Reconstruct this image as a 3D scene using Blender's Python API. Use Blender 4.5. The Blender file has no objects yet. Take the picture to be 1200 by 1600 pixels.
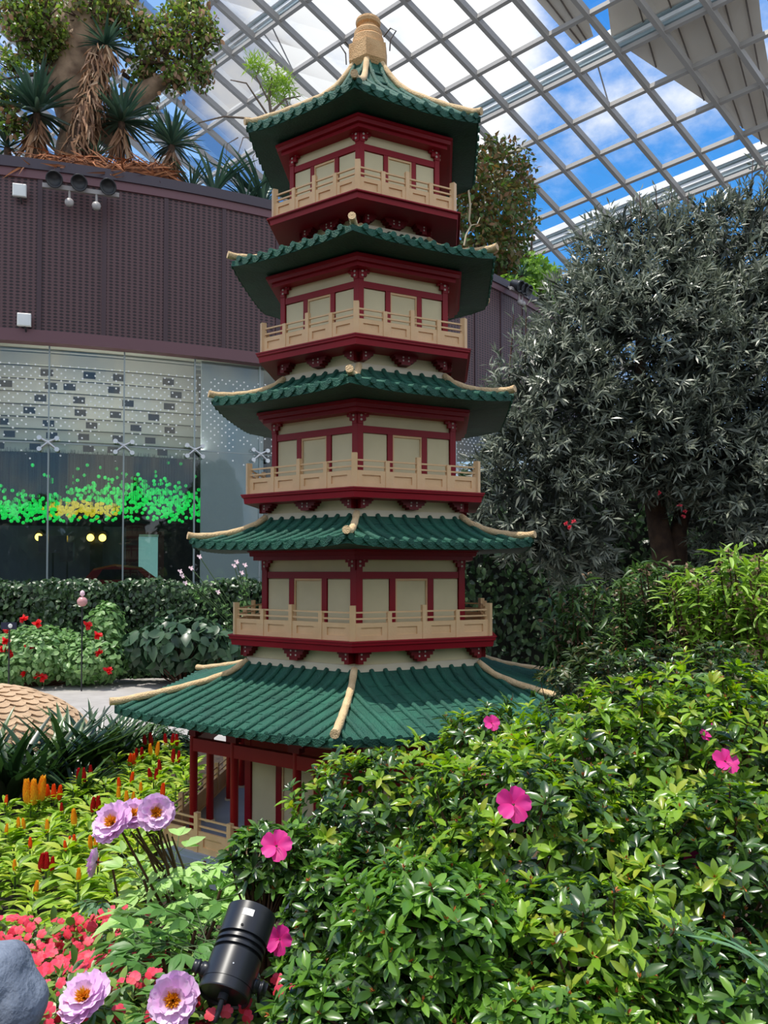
import bpy, math, random
import numpy as np
from mathutils import Vector, Matrix

# ------------------------------------------------------------------ camera
F, PITCH, CX, CY, EYE = 1235.0, math.radians(1.5), 600.0, 861.0, 1.9
scene = bpy.context.scene
COL = scene.collection
cd = bpy.data.cameras.new('camera')
cd.sensor_fit = 'VERTICAL'; cd.sensor_height = 36.0; cd.sensor_width = 27.0
cd.lens = 36.0 * F / 1600.0
cd.shift_y = 61.0 / 1600.0
cd.clip_end = 500
cam = bpy.data.objects.new('camera', cd); COL.objects.link(cam)
cam.location = (0, 0, EYE); cam.rotation_euler = (math.pi / 2 + PITCH, 0, 0)
scene.camera = cam

def ray(px, py):
    dx = (px - CX) / F; dy = (CY - py) / F
    c, s = math.cos(PITCH), math.sin(PITCH)
    return Vector((dx, c - s * dy, s + c * dy))
def at(px, py, Y):
    r = ray(px, py); return Vector((0, 0, EYE)) + r * (Y / r.y)

# ------------------------------------------------------------------ light
vs = scene.view_settings
vs.view_transform = 'Standard'; vs.look = 'None'; vs.gamma = 1.0; vs.use_curve_mapping = False
vs.exposure = 0.24
SUN_EL, SUN_AZ, SUN_E = math.radians(76), math.radians(-75), 3.7     # azimuth from -Y (behind the camera) towards +X
SUN_DIR = Vector((math.cos(SUN_EL) * math.sin(SUN_AZ), -math.cos(SUN_EL) * math.cos(SUN_AZ), math.sin(SUN_EL)))
sl = bpy.data.lights.new('sun', 'SUN'); sl.energy = SUN_E; sl.angle = math.radians(0.6); sl.color = (1.0, 0.95, 0.86)
so = bpy.data.objects.new('sun', sl); COL.objects.link(so)
so.location = (0, 0, 60); so.rotation_euler = SUN_DIR.to_track_quat('Z', 'Y').to_euler()

def build_world():
    w = bpy.data.worlds.new('sky'); scene.world = w; w.use_nodes = True
    nt = w.node_tree; n = nt.nodes; n.clear(); L = nt.links.new
    out = n.new('ShaderNodeOutputWorld'); bg = n.new('ShaderNodeBackground')
    tc = n.new('ShaderNodeTexCoord')
    sep = n.new('ShaderNodeSeparateXYZ'); L(tc.outputs['Generated'], sep.inputs[0])
    gr = n.new('ShaderNodeValToRGB'); L(sep.outputs['Z'], gr.inputs[0])
    e = gr.color_ramp.elements
    e[0].position = 0.0; e[0].color = (0.42, 0.62, 0.85, 1)
    e[1].position = 0.75; e[1].color = (0.035, 0.20, 0.68, 1)
    m = e.new(0.36); m.color = (0.075, 0.36, 0.86, 1)
    nz = n.new('ShaderNodeTexNoise'); nz.inputs['Scale'].default_value = 3.2; nz.inputs['Detail'].default_value = 9; nz.inputs['Roughness'].default_value = 0.6
    mp = n.new('ShaderNodeMapping'); mp.inputs['Scale'].default_value = (1, 1, 1.7); mp.inputs['Location'].default_value = (0.35, 0.1, 0.2)
    L(tc.outputs['Generated'], mp.inputs[0]); L(mp.outputs[0], nz.inputs['Vector'])
    dc = ray(575, 60).normalized()
    dp = n.new('ShaderNodeVectorMath'); dp.operation = 'DOT_PRODUCT'; L(tc.outputs['Generated'], dp.inputs[0]); dp.inputs[1].default_value = dc
    mr = n.new('ShaderNodeMapRange'); mr.interpolation_type = 'SMOOTHSTEP'; L(dp.outputs['Value'], mr.inputs['Value'])
    mr.inputs['From Min'].default_value = 0.975; mr.inputs['From Max'].default_value = 0.993; mr.inputs['To Max'].default_value = 0.26
    # unseen cloud added behind and above the viewer, keeping the sky light neutral
    bk = n.new('ShaderNodeMapRange'); bk.interpolation_type = 'SMOOTHSTEP'; L(sep.outputs['Y'], bk.inputs['Value'])
    bk.inputs['From Min'].default_value = 0.55; bk.inputs['From Max'].default_value = -0.1; bk.inputs['To Max'].default_value = 0.16
    a1 = n.new('ShaderNodeMath'); L(nz.outputs['Fac'], a1.inputs[0]); L(mr.outputs[0], a1.inputs[1])
    a2 = n.new('ShaderNodeMath'); L(a1.outputs[0], a2.inputs[0]); L(bk.outputs[0], a2.inputs[1])
    cr = n.new('ShaderNodeMapRange'); cr.interpolation_type = 'SMOOTHSTEP'; L(a2.outputs[0], cr.inputs['Value'])
    cr.inputs['From Min'].default_value = 0.52; cr.inputs['From Max'].default_value = 0.74
    mx = n.new('ShaderNodeMix'); mx.data_type = 'RGBA'; L(cr.outputs[0], mx.inputs['Factor'])
    L(gr.outputs[0], mx.inputs['A']); mx.inputs['B'].default_value = (1.0, 1.0, 0.99, 1)
    L(mx.outputs['Result'], bg.inputs[0]); bg.inputs[1].default_value = 1.0
    L(bg.outputs[0], out.inputs[0])
build_world()

# ------------------------------------------------------------------ materials
def srgb(r, g, b):
    f = lambda c: (c / 12.92 if c <= 0.04045 else ((c + 0.055) / 1.055) ** 2.4)
    return (f(r / 255.), f(g / 255.), f(b / 255.), 1)
MATS = {}
def mat(name, col, rough=0.6, col2=None, scale=8.0, bump=0.0, bscale=60.0, metal=0.0, spec=0.5, emit=None, estr=0.0):
    if name in MATS: return MATS[name]
    m = bpy.data.materials.new(name); m.use_nodes = True; nt = m.node_tree; n = nt.nodes; L = nt.links.new
    b = n['Principled BSDF']; b.inputs['Base Color'].default_value = col; b.inputs['Roughness'].default_value = rough
    b.inputs['Metallic'].default_value = metal; b.inputs['Specular IOR Level'].default_value = spec
    tc = n.new('ShaderNodeTexCoord')
    if col2 is not None:
        nz = n.new('ShaderNodeTexNoise'); nz.inputs['Scale'].default_value = scale; nz.inputs['Detail'].default_value = 6
        L(tc.outputs['Object'], nz.inputs['Vector'])
        mr = n.new('ShaderNodeMapRange'); L(nz.outputs['Fac'], mr.inputs['Value']); mr.inputs['From Min'].default_value = .32; mr.inputs['From Max'].default_value = .68
        mx = n.new('ShaderNodeMix'); mx.data_type = 'RGBA'; L(mr.outputs[0], mx.inputs['Factor'])
        mx.inputs['A'].default_value = col; mx.inputs['B'].default_value = col2
        L(mx.outputs['Result'], b.inputs['Base Color'])
    if bump > 0:
        nb = n.new('ShaderNodeTexNoise'); nb.inputs['Scale'].default_value = bscale; nb.inputs['Detail'].default_value = 4
        L(tc.outputs['Object'], nb.inputs['Vector'])
        bp = n.new('ShaderNodeBump'); bp.inputs['Strength'].default_value = bump; bp.inputs['Distance'].default_value = 0.02
        L(nb.outputs['Fac'], bp.inputs['Height']); L(bp.outputs[0], b.inputs['Normal'])
    if emit is not None:
        b.inputs['Emission Color'].default_value = emit; b.inputs['Emission Strength'].default_value = estr
    MATS[name] = m; return m
def leafmat(name, cols, rough=0.4, trans=0.25, spec=0.5):
    """cols: list of colours spread over the leaves at random, one colour per leaf."""
    if name in MATS: return MATS[name]
    m = bpy.data.materials.new(name); m.use_nodes = True; nt = m.node_tree; n = nt.nodes; L = nt.links.new
    b = n['Principled BSDF']; b.inputs['Roughness'].default_value = rough; b.inputs['Specular IOR Level'].default_value = spec
    g = n.new('ShaderNodeNewGeometry'); cr = n.new('ShaderNodeValToRGB'); L(g.outputs['Random Per Island'], cr.inputs[0])
    e = cr.color_ramp.elements
    k = len(cols)
    e[0].position = 0; e[0].color = cols[0]; e[1].position = 1; e[1].color = cols[-1]
    for i in range(1, k - 1):
        q = e.new(i / (k - 1)); q.color = cols[i]
    L(cr.outputs[0], b.inputs['Base Color'])
    if trans > 0:
        t = n.new('ShaderNodeBsdfTranslucent'); mx = n.new('ShaderNodeMixShader'); mx.inputs[0].default_value = trans
        hs = n.new('ShaderNodeHueSaturation'); hs.inputs['Value'].default_value = 1.5; hs.inputs['Saturation'].default_value = 1.1
        L(cr.outputs[0], hs.inputs['Color']); L(hs.outputs[0], t.inputs[0])
        L(b.outputs[0], mx.inputs[1]); L(t.outputs[0], mx.inputs[2]); L(mx.outputs[0], n['Material Output'].inputs[0])
    MATS[name] = m; return m
def glassmat(name, tint, refl, rough=0.02, rcol=(1, 1, 1, 1)):
    m = bpy.data.materials.new(name); m.use_nodes = True; nt = m.node_tree; n = nt.nodes; L = nt.links.new
    n.remove(n['Principled BSDF'])
    t = n.new('ShaderNodeBsdfTransparent'); t.inputs[0].default_value = tint
    g = n.new('ShaderNodeBsdfGlossy'); g.inputs['Roughness'].default_value = rough; g.inputs[0].default_value = rcol
    lw = n.new('ShaderNodeLayerWeight'); lw.inputs['Blend'].default_value = 0.25
    mr = n.new('ShaderNodeMapRange'); L(lw.outputs['Fresnel'], mr.inputs['Value']); mr.inputs['To Min'].default_value = refl; mr.inputs['To Max'].default_value = min(1, refl + .5)
    mx = n.new('ShaderNodeMixShader'); L(mr.outputs[0], mx.inputs[0]); L(t.outputs[0], mx.inputs[1]); L(g.outputs[0], mx.inputs[2])
    L(mx.outputs[0], n['Material Output'].inputs[0]); MATS[name] = m; return m

# ------------------------------------------------------------------ mesh helpers
class MB:
    def __init__(s): s.v = []; s.f = []; s.m = []; s.s = []
    def add(s, vs, fs, mi=0, smooth=False):
        o = len(s.v); s.v += [tuple(p) for p in vs]
        for f in fs: s.f.append(tuple(i + o for i in f)); s.m.append(mi); s.s.append(smooth)
    def hexa(s, c8, mi=0):   # 8 corners: bottom 4 ccw, top 4 ccw
        s.add(c8, [(3, 2, 1, 0), (4, 5, 6, 7), (0, 1, 5, 4), (1, 2, 6, 5), (2, 3, 7, 6), (3, 0, 4, 7)], mi)
    def box(s, c, size, mi=0, rot=None):
        hx, hy, hz = size[0] / 2, size[1] / 2, size[2] / 2
        p = [Vector(q) for q in ((-hx, -hy, -hz), (hx, -hy, -hz), (hx, hy, -hz), (-hx, hy, -hz), (-hx, -hy, hz), (hx, -hy, hz), (hx, hy, hz), (-hx, hy, hz))]
        if rot is not None: p = [rot @ q for q in p]
        s.hexa([q + Vector(c) for q in p], mi)
    def bar(s, a, b, w, h, up=(0, 0, 1), mi=0):
        a = Vector(a); b = Vector(b); d = (b - a).normalized(); up = Vector(up)
        x = d.cross(up).normalized(); z = x.cross(d).normalized()
        q = []
        for e in (a, b): q.append([e - x * w / 2 - z * h / 2, e + x * w / 2 - z * h / 2, e + x * w / 2 + z * h / 2, e - x * w / 2 + z * h / 2])
        A, B = q
        s.add(A + B, [(0, 1, 2, 3), (7, 6, 5, 4), (0, 4, 5, 1), (1, 5, 6, 2), (2, 6, 7, 3), (3, 7, 4, 0)], mi)
    def tube(s, pts, rad, n=8, mi=0, cap=True, smooth=True):
        pts = [Vector(p) for p in pts]; k = len(pts)
        if not hasattr(rad, '__len__'): rad = [rad] * k
        ref = None; vs = []
        for i, p in enumerate(pts):
            d = (pts[min(i + 1, k - 1)] - pts[max(i - 1, 0)])
            d = d.normalized() if d.length > 1e-9 else Vector((0, 0, 1))
            if ref is None: ref = Vector((1, 0, 0)) if abs(d.x) < .8 else Vector((0, 1, 0))
            x = (ref - d * ref.dot(d)).normalized(); y = d.cross(x); ref = x
            for j in range(n):
                a = 2 * math.pi * j / n; vs.append(p + (x * math.cos(a) + y * math.sin(a)) * rad[i])
        fs = [(i * n + j, i * n + (j + 1) % n, (i + 1) * n + (j + 1) % n, (i + 1) * n + j) for i in range(k - 1) for j in range(n)]
        s.add(vs, fs, mi, smooth)
        if cap:
            s.add(vs[:n], [tuple(range(n - 1, -1, -1))], mi); s.add(vs[-n:], [tuple(range(n))], mi)
    def lathe(s, prof, n=24, mi=0, M=None, smooth=True, sharp=False):   # prof: (r,z) list; sharp keeps the ring edges crisp
        if sharp:
            for a, b in zip(prof[:-1], prof[1:]): s.ring(a, b, n, mi, M)
            return
        vs = []
        for r, z in prof:
            for j in range(n):
                a = 2 * math.pi * j / n; p = Vector((r * math.cos(a), r * math.sin(a), z)); vs.append(M @ p if M is not None else p)
        k = len(prof)
        fs = [(i * n + j, i * n + (j + 1) % n, (i + 1) * n + (j + 1) % n, (i + 1) * n + j) for i in range(k - 1) for j in range(n)]
        s.add(vs, fs, mi, smooth)
        if prof[0][0] > 1e-5: s.add(vs[:n], [tuple(range(n - 1, -1, -1))], mi)
        if prof[-1][0] > 1e-5: s.add(vs[-n:], [tuple(range(n))], mi)
    def ring(s, a, b, n, mi, M):
        vs = []
        for r, z in (a, b):
            for j in range(n):
                q = 2 * math.pi * j / n; p = Vector((r * math.cos(q), r * math.sin(q), z)); vs.append(M @ p if M is not None else p)
        s.add(vs, [(j, (j + 1) % n, n + (j + 1) % n, n + j) for j in range(n)], mi, True)
    def build(s, name, mats, parent=None, loc=None):
        me = bpy.data.meshes.new(name); me.from_pydata(s.v, [], s.f)
        for m in (mats if isinstance(mats, (list, tuple)) else [mats]): me.materials.append(m)
        me.polygons.foreach_set('material_index', s.m); me.polygons.foreach_set('use_smooth', s.s); me.update()
        return link(name, me, parent, loc)
def link(name, me, parent=None, loc=None, rot=None, scale=None):
    o = bpy.data.objects.new(name, me); COL.objects.link(o)
    if parent is not None: o.parent = parent
    if loc is not None: o.location = loc
    if rot is not None: o.rotation_euler = rot
    if scale is not None: o.scale = (scale,) * 3 if not hasattr(scale, '__len__') else scale
    return o
def empty(name, label=None, cat=None, loc=(0, 0, 0), group=None):
    o = bpy.data.objects.new(name, None); COL.objects.link(o); o.location = loc; o.empty_display_size = .1
    if label: tag(o, label, cat, group)
    return o
def tag(o, label=None, cat=None, group=None, kind=None):
    if label: o['label'] = label
    if cat: o['category'] = cat
    if group: o['group'] = group
    if kind: o['kind'] = kind
    return o
def struct(o): o['kind'] = 'structure'; return o

rng = np.random.default_rng(7); random.seed(7)

# leaf templates: (verts, quads), leaf runs along +Y, normal +Z, unit length
def leaf_tmpl(rows, fold=0.12, droop=0.15):
    """rows: (y, halfwidth)"""
    v = []; f = []
    for y, w in rows:
        z = -droop * y * y
        v += [(-w, y, z + fold * w * 2), (0, y, z), (w, y, z + fold * w * 2)]
    for i in range(len(rows) - 1):
        a = 3 * i; f += [(a, a + 1, a + 4, a + 3), (a + 1, a + 2, a + 5, a + 4)]
    return np.array(v, float), np.array(f, int)
DIAMOND = (np.array([(0, 0, 0), (-.2, .45, .06), (0, 1, -.1), (.2, .45, .06)], float), np.array([(0, 3, 2, 1)], int))
NARROW = (np.array([(0, 0, 0), (-.09, .5, .03), (0, 1, -.08), (.09, .5, .03)], float), np.array([(0, 3, 2, 1)], int))
OVAL = leaf_tmpl([(0, .03), (.3, .17), (.62, .21), (.86, .13), (1, .015)], .15, .18)
LANCE = leaf_tmpl([(0, .02), (.25, .10), (.55, .115), (.8, .07), (1, .01)], .25, .35)
BROAD = leaf_tmpl([(0, .04), (.2, .26), (.5, .32), (.8, .17), (1, .015)], .12, .22)
def nrm(a): return a / np.maximum(np.linalg.norm(a, axis=-1, keepdims=True), 1e-9)
def rand_dirs(n): return nrm(rng.normal(size=(n, 3)))
class Leaves:
    """Collects leaves as numpy blocks and links them as one mesh."""
    def __init__(s): s.V = []; s.Q = []; s.M = []; s.n = 0
    def put(s, tmpl, pos, direc, normal, size, mi=0, wscale=1.0):
        tv, tf = tmpl; N = len(pos); d = nrm(np.asarray(direc, float)); nn = np.asarray(normal, float)
        x = nrm(np.cross(d, nn)); z = np.cross(x, d)
        size = np.broadcast_to(np.asarray(size, float), (N,))
        P = (tv[None, :, 0, None] * x[:, None, :] * wscale + tv[None, :, 1, None] * d[:, None, :] + tv[None, :, 2, None] * z[:, None, :]) * size[:, None, None] + np.asarray(pos)[:, None, :]
        k = len(tv); s.V.append(P.reshape(-1, 3))
        Q = tf[None] + (np.arange(N) * k)[:, None, None] + s.n; s.Q.append(Q.reshape(-1, 4)); s.n += N * k
        s.M.append(np.full(N * len(tf), mi) if not hasattr(mi, '__len__') else np.repeat(np.asarray(mi), len(tf)))
    def mesh(s, name, mats, smooth=True):
        V = np.concatenate(s.V); Q = np.concatenate(s.Q); M = np.concatenate(s.M)
        me = bpy.data.meshes.new(name); me.vertices.add(len(V)); me.vertices.foreach_set('co', V.astype(np.float32).ravel())
        me.loops.add(len(Q) * 4); me.loops.foreach_set('vertex_index', Q.astype(np.int32).ravel())
        me.polygons.add(len(Q)); me.polygons.foreach_set('loop_start', (np.arange(len(Q)) * 4).astype(np.int32))
        me.polygons.foreach_set('material_index', M.astype(np.int32))
        for m in mats: me.materials.append(m)
        me.update(calc_edges=True); me.polygons.foreach_set('use_smooth', np.full(len(Q), smooth)); me.validate()
        return me
    def build(s, name, mats, parent=None, loc=None): return link(name, s.mesh(name, mats), parent, loc)

# ================================================================== ROOF OF THE CONSERVATORY
GE1 = Vector((1.4025, -1.3854, -0.0123)); GE2 = Vector((1.7258, 1.4239, -0.6816)); GT = Vector((10.2635, 33.8317, 22.5911 + EYE))
GN = GE1.cross(GE2).normalized()
def gp(a, b, h=0.0): return GT + GE1 * a + GE2 * b + GN * (-.0017 * a * a + .0331 * a * b - .0071 * b * b + h)
A0, A1, B0, B1 = -22, 6, -9, 14
steel = mat('painted_steel', srgb(168, 164, 160), .45)
arch_white = mat('arch_white', srgb(240, 240, 238), .4)
arch_grey = mat('arch_gutter', srgb(150, 168, 172), .3)
def build_ceiling():
    m = MB()
    for a in range(A0, A1 + 1):
        for b in range(B0, B1): m.bar(gp(a, b, -.02), gp(a, b + 1, -.02), .19, .30, GN)
    for b in range(B0, B1 + 1):
        for a in range(A0, A1): m.bar(gp(a, b, .0), gp(a + 1, b, .0), .16, .25, GN)
    c = struct(m.build('ceiling', steel))
    g = MB()
    for a in range(A0, A1):
        for b in range(B0, B1): g.add([gp(a, b, .13), gp(a + 1, b, .13), gp(a + 1, b + 1, .13), gp(a, b + 1, .13)], [(0, 1, 2, 3)])
    gl = g.build('glass', glassmat('roof_glass', (.95, .975, 1, 1), .015), c)
    # thin glazing wires running along the slope
    # external arches, every fourth row
    for i, b in enumerate((-4, 0, 4, 8)):
        am = MB()
        for a in range(A0, A1):
            bo = b - .06
            am.bar(gp(a, bo - .02, .98), gp(a + 1, bo - .02, .98), .34, .46, GN, 0)
            am.bar(gp(a, bo - .02, .70), gp(a + 1, bo - .02, .70), .22, .10, GN, 1)
            am.bar(gp(a, bo, .50), gp(a + 1, bo, .50), .12, .22, GN, 0)
            am.bar(gp(a, bo + .03, .27), gp(a + 1, bo + .03, .27), .10, .2, GN, 1)
        ar = am.build('trim_%d' % (i + 1), [arch_white, arch_grey]); struct(ar)
    for i, (a, b) in enumerate(((-1, 1), (-7, -3), (-3, 5))):
        sm = MB()
        for da in (-.22, .22): sm.tube([gp(a, b, .1), gp(a + da, b - .95, 1.1)], .035, 6)
        struct(sm.build('trim_%d' % (i + 11), steel))
    # sail blinds outside the glass
    def on_shell(px, py, h):
        r = ray(px, py); o = Vector((0, 0, EYE)); lo, hi = 5., 120.
        # signed height above shell by Newton on (a,b,t)
        x = np.array([0., 0., 40.])
        def res(x):
            q = gp(x[0], x[1], h) - (o + r * x[2]); return np.array(q)
        for _ in range(25):
            f0 = res(x); J = np.array([(res(x + 1e-4 * e) - f0) / 1e-4 for e in np.eye(3)]).T; x = x - np.linalg.solve(J, f0)
        return o + r * x[2]
    sail = leafmat('sail_cloth', [srgb(214, 208, 198), srgb(214, 208, 198)], .8, .14, .2)
    seam = mat('sail_seam', srgb(120, 108, 98), .8)
    def blind(name, poly, seams, label):
        sm = MB(); P = [on_shell(x, y, .75) for x, y in poly]
        c = sum(P, Vector()) / len(P); th = GN * .02
        k = len(P)
        sm.add([p for p in P] + [p + th for p in P], [tuple(range(k)), tuple(range(2 * k - 1, k - 1, -1))] + [(i, (i + 1) % k, (i + 1) % k + k, i + k) for i in range(k)])
        o = sm.build('shade_sail', sail); tag(o, label, 'shade sail', 'sail blinds outside the glass roof')
        q = MB()
        for (x0, y0, x1, y1) in seams: q.tube([on_shell(x0, y0, .73), on_shell(x1, y1, .73)], .035, 5)
        q.build('seam', seam, o)
    blind('s', [(812, -30), (900, -30), (927, 57), (900, 70)], [(835, -25, 908, 68), (860, -25, 916, 62)], 'small beige striped sail blind ending in a blunt tip over the glass')
    blind('s', [(944, -40), (955, 57), (985, 80), (1102, 158), (1170, 207), (1230, 250), (1204, 120), (1190, 40), (1180, -60)],
          [(985, -35, 1025, 105), (1030, -40, 1100, 157), (1075, -45, 1160, 200), (1118, -50, 1190, 225), (1155, -55, 1210, 235)], 'large triangular beige sail blind with dark seams over the glass')
build_ceiling()

# ================================================================== GROUND
def ground_z(x, y):
    t = min(1, max(0, (3.9 - y) / 2.2)); return .80 * t * t * (3 - 2 * t)
soil = mat('soil', srgb(70, 55, 42), .9, srgb(38, 30, 24), 14, .5, 40)
def build_ground():
    m = MB(); xs = np.concatenate([np.linspace(-40, -6, 8), np.linspace(-5, 6, 45), np.linspace(7, 40, 8)]); ys = np.concatenate([np.linspace(-12, .5, 8), np.linspace(.8, 5, 36), np.linspace(5.5, 70, 20)])
    V = [(x, y, ground_z(x, y)) for y in ys for x in xs]; n = len(xs)
    m.add(V, [(j * n + i, j * n + i + 1, (j + 1) * n + i + 1, (j + 1) * n + i) for j in range(len(ys) - 1) for i in range(n - 1)], 0, True)
    struct(m.build('ground', soil))
    p = MB(); pave = mat('path_concrete', srgb(176, 172, 168), .8, srgb(158, 154, 150), 3, .15, 90)
    p.box((0, 11.3, .01), (26, 5.2, .05)); p.box((-4.3, 9.4, .008), (3.0, 3.4, .045)); struct(p.build('path', pave))
build_ground()

# ================================================================== DRUM BUILDING
DC = Vector((-14.353, 41.3675, 0)); DR = 24.137
def drum(phi, r, z): return Vector((DC.x + r * math.sin(phi), DC.y - r * math.cos(phi), z))
def phi_of(px, py=700, R=DR):
    r = ray(px, py); d = Vector((r.x, r.y)); c = Vector((DC.x, DC.y)); a = d.dot(d); b = -2 * d.dot(c); cc = c.dot(c) - R * R
    t = (-b - math.sqrt(max(0, b * b - 4 * a * cc))) / 2 / a; q = d * t - c; return math.atan2(q.x, -q.y)
ZT, ZB = 11.2, 7.30
def mesh_metal():
    m = bpy.data.materials.new('expanded_metal'); m.use_nodes = True; nt = m.node_tree; n = nt.nodes; L = nt.links.new
    b = n['Principled BSDF']; b.inputs['Roughness'].default_value = .5
    uv = n.new('ShaderNodeUVMap'); sx = n.new('ShaderNodeSeparateXYZ'); L(uv.outputs[0], sx.inputs[0])
    def math_(op, a, b_=None, v=None):
        q = n.new('ShaderNodeMath'); q.operation = op
        for i, s in enumerate((a, b_)):
            if s is None: continue
            if isinstance(s, (int, float)): q.inputs[i].default_value = s
            else: L(s, q.inputs[i])
        return q.outputs[0]
    # diamond openings: |sin|+|cos| lattice in metres
    U = math_('MULTIPLY', sx.outputs[0], math.pi / .135); V = math_('MULTIPLY', sx.outputs[1], math.pi / .075)
    s = math_('MULTIPLY', math_('SINE', math_('ADD', U, V)), math_('SINE', math_('SUBTRACT', U, V)))
    k = n.new('ShaderNodeMapRange'); k.interpolation_type = 'SMOOTHSTEP'; L(s, k.inputs['Value']); k.inputs['From Min'].default_value = .1; k.inputs['From Max'].default_value = .5
    mx = n.new('ShaderNodeMix'); mx.data_type = 'RGBA'; L(k.outputs[0], mx.inputs['Factor'])
    mx.inputs['A'].default_value = srgb(88, 60, 62); mx.inputs['B'].default_value = srgb(34, 22, 27)
    L(mx.outputs['Result'], b.inputs['Base Color'])
    bp = n.new('ShaderNodeBump'); bp.invert = True; bp.inputs['Strength'].default_value = .6; bp.inputs['Distance'].default_value = .03; L(k.outputs[0], bp.inputs['Height']); L(bp.outputs[0], b.inputs['Normal'])
    return m
def frit_glass():
    """glass with white ceramic dots, dense at the top and thinning out downwards (UV in metres)"""
    m = bpy.data.materials.new('frit_glass'); m.use_nodes = True; nt = m.node_tree; n = nt.nodes; L = nt.links.new
    n.remove(n['Principled BSDF'])
    def mt(op, *a):
        q = n.new('ShaderNodeMath'); q.operation = op
        for i, s in enumerate(a):
            if isinstance(s, (int, float)): q.inputs[i].default_value = s
            else: L(s, q.inputs[i])
        return q.outputs[0]
    uv = n.new('ShaderNodeUVMap'); sx = n.new('ShaderNodeSeparateXYZ'); L(uv.outputs[0], sx.inputs[0])
    v = mt('DIVIDE', sx.outputs[1], .088); vi = mt('FLOOR', v); vf = mt('SUBTRACT', mt('SUBTRACT', v, vi), .5)
    sh = mt('MULTIPLY', mt('MODULO', vi, 2.), .5)
    u = mt('ADD', mt('DIVIDE', sx.outputs[0], .19), sh); ui = mt('FLOOR', u); uf = mt('SUBTRACT', mt('SUBTRACT', u, ui), .5)
    d = mt('SQRT', mt('ADD', mt('POWER', mt('MULTIPLY', uf, .19), 2.), mt('POWER', mt('MULTIPLY', vf, .088), 2.)))
    dot = mt('LESS_THAN', d, .021)
    cx = n.new('ShaderNodeCombineXYZ'); L(ui, cx.inputs[0]); L(vi, cx.inputs[1])
    wn = n.new('ShaderNodeTexWhiteNoise'); wn.noise_dimensions = '2D'; L(cx.outputs[0], wn.inputs['Vector'])
    den = n.new('ShaderNodeMapRange'); L(sx.outputs[1], den.inputs['Value']); den.inputs['From Min'].default_value = 4.5; den.inputs['From Max'].default_value = 5.7; den.inputs['To Max'].default_value = .85
    keep = mt('LESS_THAN', wn.outputs['Value'], den.outputs[0])
    low = mt('LESS_THAN', sx.outputs[1], 6.75)
    fac = mt('MULTIPLY', mt('MULTIPLY', dot, keep), low)
    t = n.new('ShaderNodeBsdfTransparent'); t.inputs[0].default_value = (.88, .92, .91, 1)
    g = n.new('ShaderNodeBsdfGlossy'); g.inputs['Roughness'].default_value = .02
    mx = n.new('ShaderNodeMixShader'); mx.inputs[0].default_value = .05; L(t.outputs[0], mx.inputs[1]); L(g.outputs[0], mx.inputs[2])
    w = n.new('ShaderNodeBsdfDiffuse'); w.inputs[0].default_value = (.9, .92, .9, 1)
    m2 = n.new('ShaderNodeMixShader'); L(fac, m2.inputs[0]); L(mx.outputs[0], m2.inputs[1]); L(w.outputs[0], m2.inputs[2])
    L(m2.outputs[0], n['Material Output'].inputs[0]); return m
def arc_wall(name, p0, p1, r, z0, z1, mats, steps=40, parent=None, thick=.08):
    m = MB(); V = []; F = []; uv = []
    for i in range(steps + 1):
        ph = p0 + (p1 - p0) * i / steps
        V += [drum(ph, r, z0), drum(ph, r, z1), drum(ph, r - thick, z1), drum(ph, r - thick, z0)]
    for i in range(steps):
        a = 4 * i; b = a + 4
        F += [(a, b, b + 1, a + 1), (a + 1, b + 1, b + 2, a + 2), (a + 2, b + 2, b + 3, a + 3), (a + 3, b + 3, b, a)]
    F += [(0, 1, 2, 3), (4 * steps + 3, 4 * steps + 2, 4 * steps + 1, 4 * steps)]
    m.add(V, F); o = m.build(name, mats, parent); me = o.data
    ul = me.uv_layers.new(name='UVMap')
    for lp in me.loops:
        c = me.vertices[lp.vertex_index].co; ul.data[lp.index].uv = (math.atan2(c.x - DC.x, DC.y - c.y) * DR, c.z)
    return o
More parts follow.
